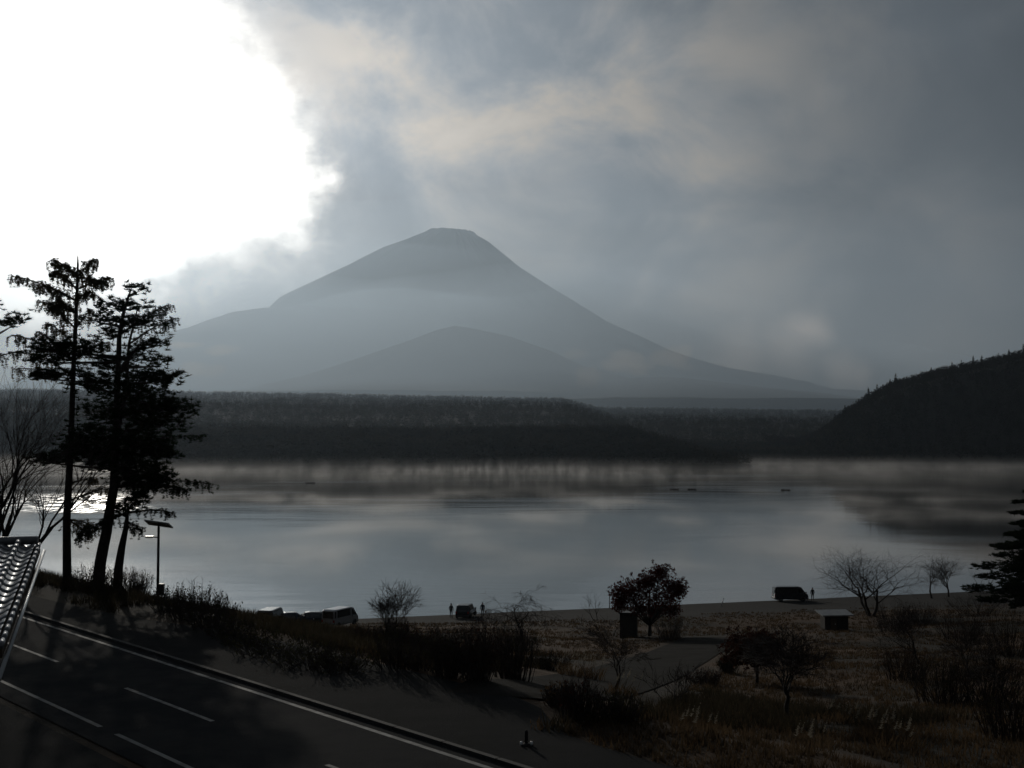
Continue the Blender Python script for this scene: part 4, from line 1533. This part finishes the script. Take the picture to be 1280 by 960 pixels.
# ------------------------------------------------------------------ people
def person(label, loc, rz, pose, mats, seed=0, group=None, name='person'):
    V, E, Rd = [], [], []
    def v(p, r_, par=None):
        V.append(p)
        Rd.append(r_)
        if par is not None:
            E.append((par, len(V) - 1))
        return len(V) - 1
    sit = pose == 'sit'
    hz = .52 if sit else .93
    pel = v((0, 0, hz), .145)
    w1 = v((.01, 0, hz + .18), .135, pel)
    ch = v((.02, 0, hz + .38), .155, w1)
    nk = v((.02, 0, hz + .54), .062, ch)
    hd = v((.045, 0, hz + .63), .092, nk)
    tp = v((.03, 0, hz + .74), .085, hd)
    for sy in (-1, 1):
        hip = v((0, sy * .10, hz - .06), .095, pel)
        if sit:
            kn = v((.42, sy * .13, hz - .02), .065, hip)
            an = v((.44, sy * .13, hz - .42), .045, kn)
        else:
            kn = v((.03, sy * .11, .50), .065, hip)
            an = v((-.01, sy * .12, .09), .045, kn)
        ax, _, az = V[an]
        v((ax + .14, sy * .13, max(az - .05, .035)), .036, an)
        sh = v((.02, sy * .19, hz + .44), .062, ch)
        el = v((.02 - .03 + (.05 if sit else 0), sy * .26, hz + .17), .046, sh)
        wr = v((.14 if not sit else .26, sy * .24, hz - .04 if not sit else hz + .10), .032, el)
        wx, wy, wz = V[wr]
        pm = v((wx + .045, wy, wz - .06), .034, wr)
        px_, py_, pz_ = V[pm]
        for f in range(4):
            a = v((px_ + .03 + .004 * f, py_ + (f - 1.5) * .020, pz_ - .035), .010, pm)
            v((px_ + .035 + .004 * f, py_ + (f - 1.5) * .021, pz_ - .075 + .006 * abs(f - 1.5)), .008, a)
        a = v((px_ + .035, py_ - sy * .045, pz_ + .005), .011, pm)
        v((px_ + .060, py_ - sy * .055, pz_ - .025), .009, a)
    me = bpy.data.meshes.new('tmp')
    me.from_pydata(V, E, [])
    o = bpy.data.objects.new('tmp', me)
    COL.objects.link(o)
    sk = o.modifiers.new('skin', 'SKIN')
    for i, s_ in enumerate(me.skin_vertices[0].data if me.skin_vertices else []):
        s_.radius = (Rd[i], Rd[i])
    if not me.skin_vertices:
        pass
    o.modifiers.new('sub', 'SUBSURF').levels = 1
    dg = bpy.context.evaluated_depsgraph_get()
    me2 = bpy.data.meshes.new_from_object(o.evaluated_get(dg))
    bpy.data.objects.remove(o)
    for i, m in enumerate(mats):
        me2.materials.append(MATS[m])
    for p in me2.polygons:
        z = p.center.z
        p.use_smooth = True
        hand = abs(p.center.y) > .17 and p.center.x > (.13 if not sit else .25) and z < hz + .12
        p.material_index = 2 if (z > hz + .545 or (hand and z < (hz - .03 if not sit else hz + .11))) else (1 if z > hz - .02 else 0)
        if sit and p.center.x > .10 and z < hz + .06 and not hand:
            p.material_index = 0
    root = empty(name, loc, rz)
    b_ = bpy.data.objects.new('body', me2)
    COL.objects.link(b_)
    b_.parent = root
    # cap of hair and a small face
    bm = bmesh.new()
    bmesh.ops.create_uvsphere(bm, u_segments=12, v_segments=8, radius=.108)
    for q in list(bm.verts):
        if q.co.z < -.02 or (q.co.x > .05 and q.co.z < .045):
            bm.verts.remove(q)
    mh = bpy.data.meshes.new('hair')
    bm.to_mesh(mh)
    bm.free()
    link('hair', mh, 'hair', root, (.028, 0, hz + .70))
    mb = MB()
    mb.add([(.135, 0, hz + .64), (.125, -.016, hz + .632), (.125, .016, hz + .632), (.125, 0, hz + .685)], [(0, 1, 3), (0, 3, 2), (0, 2, 1)])
    mb.build('nose', 'skin', root)
    for sy in (-1, 1):
        mb = MB()
        mb.box((.126, sy * .034, hz + .69), (.006, .012, .006))
        mb.build('eye', 'hair', root)
        mb = MB()
        mb.box((.03, sy * .098, hz + .665), (.018, .012, .030))
        mb.build('ear', 'skin', root)
    return tag(root, label, 'person', group)
g = gpt(603.5, 149)
person('person in dark clothes standing right of the parked car at the water', g, R(100), 'stand', ('cloth_dark', 'cloth_navy', 'skin'))
g = gpt(564.5, 148)
person('person in grey jacket standing left of the parked car at the water', g, R(70), 'stand', ('cloth_dark', 'cloth_grey', 'skin'))
g = gpt(1013, 166)
person('person in dark clothes standing at the shore right of the long dark van', g, R(95), 'stand', ('cloth_dark', 'cloth_dark', 'skin'))
g = gpt(1005, 164)
st_o = empty('camp_stool', g)
mb = MB()
mb.box((0, 0, .42), (.2, .2, .015))
mb.build('seat', 'cloth_grey', st_o)
for sx in (-1, 1):
    for sy in (-1, 1):
        mb = MB()
        mb.tube([(sx * .18, sy * .18, 0), (-sx * .05, sy * .18, .41)], [.012, .012], 6)
        mb.build('leg', 'steel', st_o)
tag(st_o, 'small folding stool under the person beside the long dark van', 'stool')
person('person in dark clothes seated on a stool at the end of the long dark van', (g.x, g.y, g.z), R(80), 'sit', ('cloth_dark', 'cloth_dark', 'skin'))

# ------------------------------------------------------------------ rowing boats on the lake
def boat(label, px, py, rz, riders, length=4.2):
    p = at(px, py, 500)
    d = raydir(px, py)
    D = -CAMZ / d.z * d.y
    x = d.x / d.y * D
    root = empty('rowing_boat', (x, D, 0.0), rz)
    n = 9
    V, F = [], []
    for i in range(n):
        f = i / (n - 1)
        xx = (f - .5) * length
        w = .62 * (1 - abs(2 * f - .85) ** 3.0 * .9) if f > .1 else .45
        w = max(w, .06)
        sheer = .42 + .16 * (2 * f - 1) ** 2
        V += [(xx, -w, sheer), (xx, -w * .75, .06), (xx, 0, -.08), (xx, w * .75, .06), (xx, w, sheer), (xx, w * .92, sheer), (xx, w * .66, .10), (xx, 0, .02), (xx, -w * .66, .10), (xx, -w * .92, sheer)]
    for i in range(n - 1):
        for k in range(10):
            k2 = (k + 1) % 10
            F.append((i * 10 + k, i * 10 + k2, (i + 1) * 10 + k2, (i + 1) * 10 + k))
    F.append(tuple(range(10)))
    F.append(tuple((n - 1) * 10 + k for k in range(10)))
    mb = MB()
    mb.add(V, F)
    mb.build('hull', 'boat_hull', root)
    for xx in (-1.0, .2, 1.2):
        mb = MB()
        mb.box((xx, 0, .30), (.13, .46, .018))
        mb.build('thwart', 'timber', root)
    for sy in (-1, 1):
        mb = MB()
        mb.tube([(.3, sy * .55, .48), (.1, sy * 1.5, .08)], [.025, .02], 6)
        mb.build('oar', 'timber', root)
    tag(root, label, 'boat', 'rowing boats on the lake')
    c, s_ = math.cos(rz), math.sin(rz)
    for xx, lab, m in riders:
        person(lab, (x + c * xx, D + s_ * xx, -.20), rz, 'sit', m)
M1 = ('cloth_dark', 'cloth_dark', 'skin')
boat('small boat with one angler on open water, right of the other boats', 982, 613, R(4), [(-.9, 'angler seated in the boat alone at right on open water', M1)])
boat('small boat with one rower, left one of the close pair', 843, 612, R(-8), [(0, 'rower seated in the left boat of the close pair', M1)])
boat('small boat with one rower, right one of the close pair', 865, 612, R(10), [(0, 'rower seated in the right boat of the close pair', M1)])
boat('faint boat with two people in the mist near the left', 388, 604, R(2), [(-1.0, 'person seated at the stern of the misty left boat', M1), (.9, 'person seated at the bow of the misty left boat', M1)], 5.2)

# ------------------------------------------------------------------ small things on the shore
g = ghit(1043, 786)
q = g.y / FPX
root = empty('low_shed', g, R(6))
mb = MB()
mb.box((0, 0, 9 * q), (15 * q, 8 * q, 9 * q))
mb.build('wall', 'board', root)
mb = MB()
mb.box((0, 0, 19.6 * q), (20 * q, 14 * q, .05), Matrix.Rotation(R(7), 3, 'X'))
mb.build('roof', 'metal_sheet', root)
mb = MB()
mb.box((-4 * q, -8 * q - .02, 7 * q), (3.6 * q, .02, 6.4 * q))
dr = mb.build('door', 'timber', root)
mb = MB()
mb.box((-2 * q, -8 * q - .05, 7 * q), (.03, .02, .06))
mb.build('handle', 'steel', dr)
tag(root, 'low shed with a pale flat roof left of the spreading bare tree', 'shed')
g = ghit(786, 797)
q = g.y / FPX
root = empty('utility_cabinet', g, R(-10))
mb = MB()
mb.box((0, 0, 15 * q), (10.5 * q, 7 * q, 15 * q))
mb.build('cabinet_body', 'board', root)
mb = MB()
mb.box((0, 0, 30.8 * q), (12 * q, 8.4 * q, .06))
mb.build('lid', 'dark_steel', root)
for sx in (-1, 1):
    mb = MB()
    mb.box((sx * 5 * q, -7 * q - .015, 15 * q), (4.6 * q, .015, 13 * q))
    mb.build('door', 'board', root)
tag(root, 'dark boxy cabinet left of the red-leaved tree trunk', 'cabinet')
def post(px, py, hh, m, label, lean=0.0, name='marker_post', cap=None):
    g = ghit(px, py)
    r_ = empty(name, g)
    mb = MB()
    mb.tube([(0, 0, -.1), (lean * hh, 0, hh)], [.06, .05], 10)
    mb.build('shaft', m, r_, True)
    mb = MB()
    mb.tube([(lean * hh, 0, hh), (lean * hh * 1.05, 0, hh + .08)], [.065, .03], 10)
    mb.build('cap', cap or m, r_, True)
    return tag(r_, label, 'post')
post(901, 758, 1.0, 'paint_white', 'short leaning white post on the shore right of the red-leaved tree', .35)
post(762, 760, 1.5, 'cloth_grey', 'grey post with a white top left of the red-leaved tree', 0, 'marker_post', 'paint_white')
g = ghit(658, 934)
root = empty('road_delineator', g)
mb = MB()
mb.tube([(0, 0, 0), (0, 0, .34), (0, 0, .38)], [.045, .04, .02], 10)
mb.build('shaft', 'rubber', root, True)
mb = MB()
mb.tube([(0, 0, .0), (0, 0, .05), (0, 0, .08)], [.17, .15, .07], 14)
mb.build('base', 'rubber', root, True)
for sx in (-1, 1):
    mb = MB()
    mb.tube([(sx * .12, -.06, .06), (sx * .12, -.06, .13)], [.04, .03], 8)
    mb.build('reflector', 'paint_white', root, True)
tag(root, 'dark roadside marker post with two white studs at its base', 'post')
g = ghit(1217, 741)
root = empty('shore_bench', g, R(3))
mb = MB()
mb.box((0, 0, .46), (.75, .22, .03))
mb.build('seat', 'timber', root)
mb = MB()
mb.box((0, .22, .72), (.75, .025, .12))
mb.build('backrest', 'timber', root)
for sx in (-1, 1):
    mb = MB()
    mb.box((sx * .6, .0, .215), (.04, .18, .215))
    mb.build('leg', 'dark_steel', root)
tag(root, 'dark bench on the shore between the bare saplings', 'bench')

for o in bpy.data.objects:
    if o.parent is not None and o.name.split('.')[0] in ('twigs', 'limbs', 'branches', 'stems', 'blades', 'plumes', 'foliage'):
        o['kind'] = 'stuff'
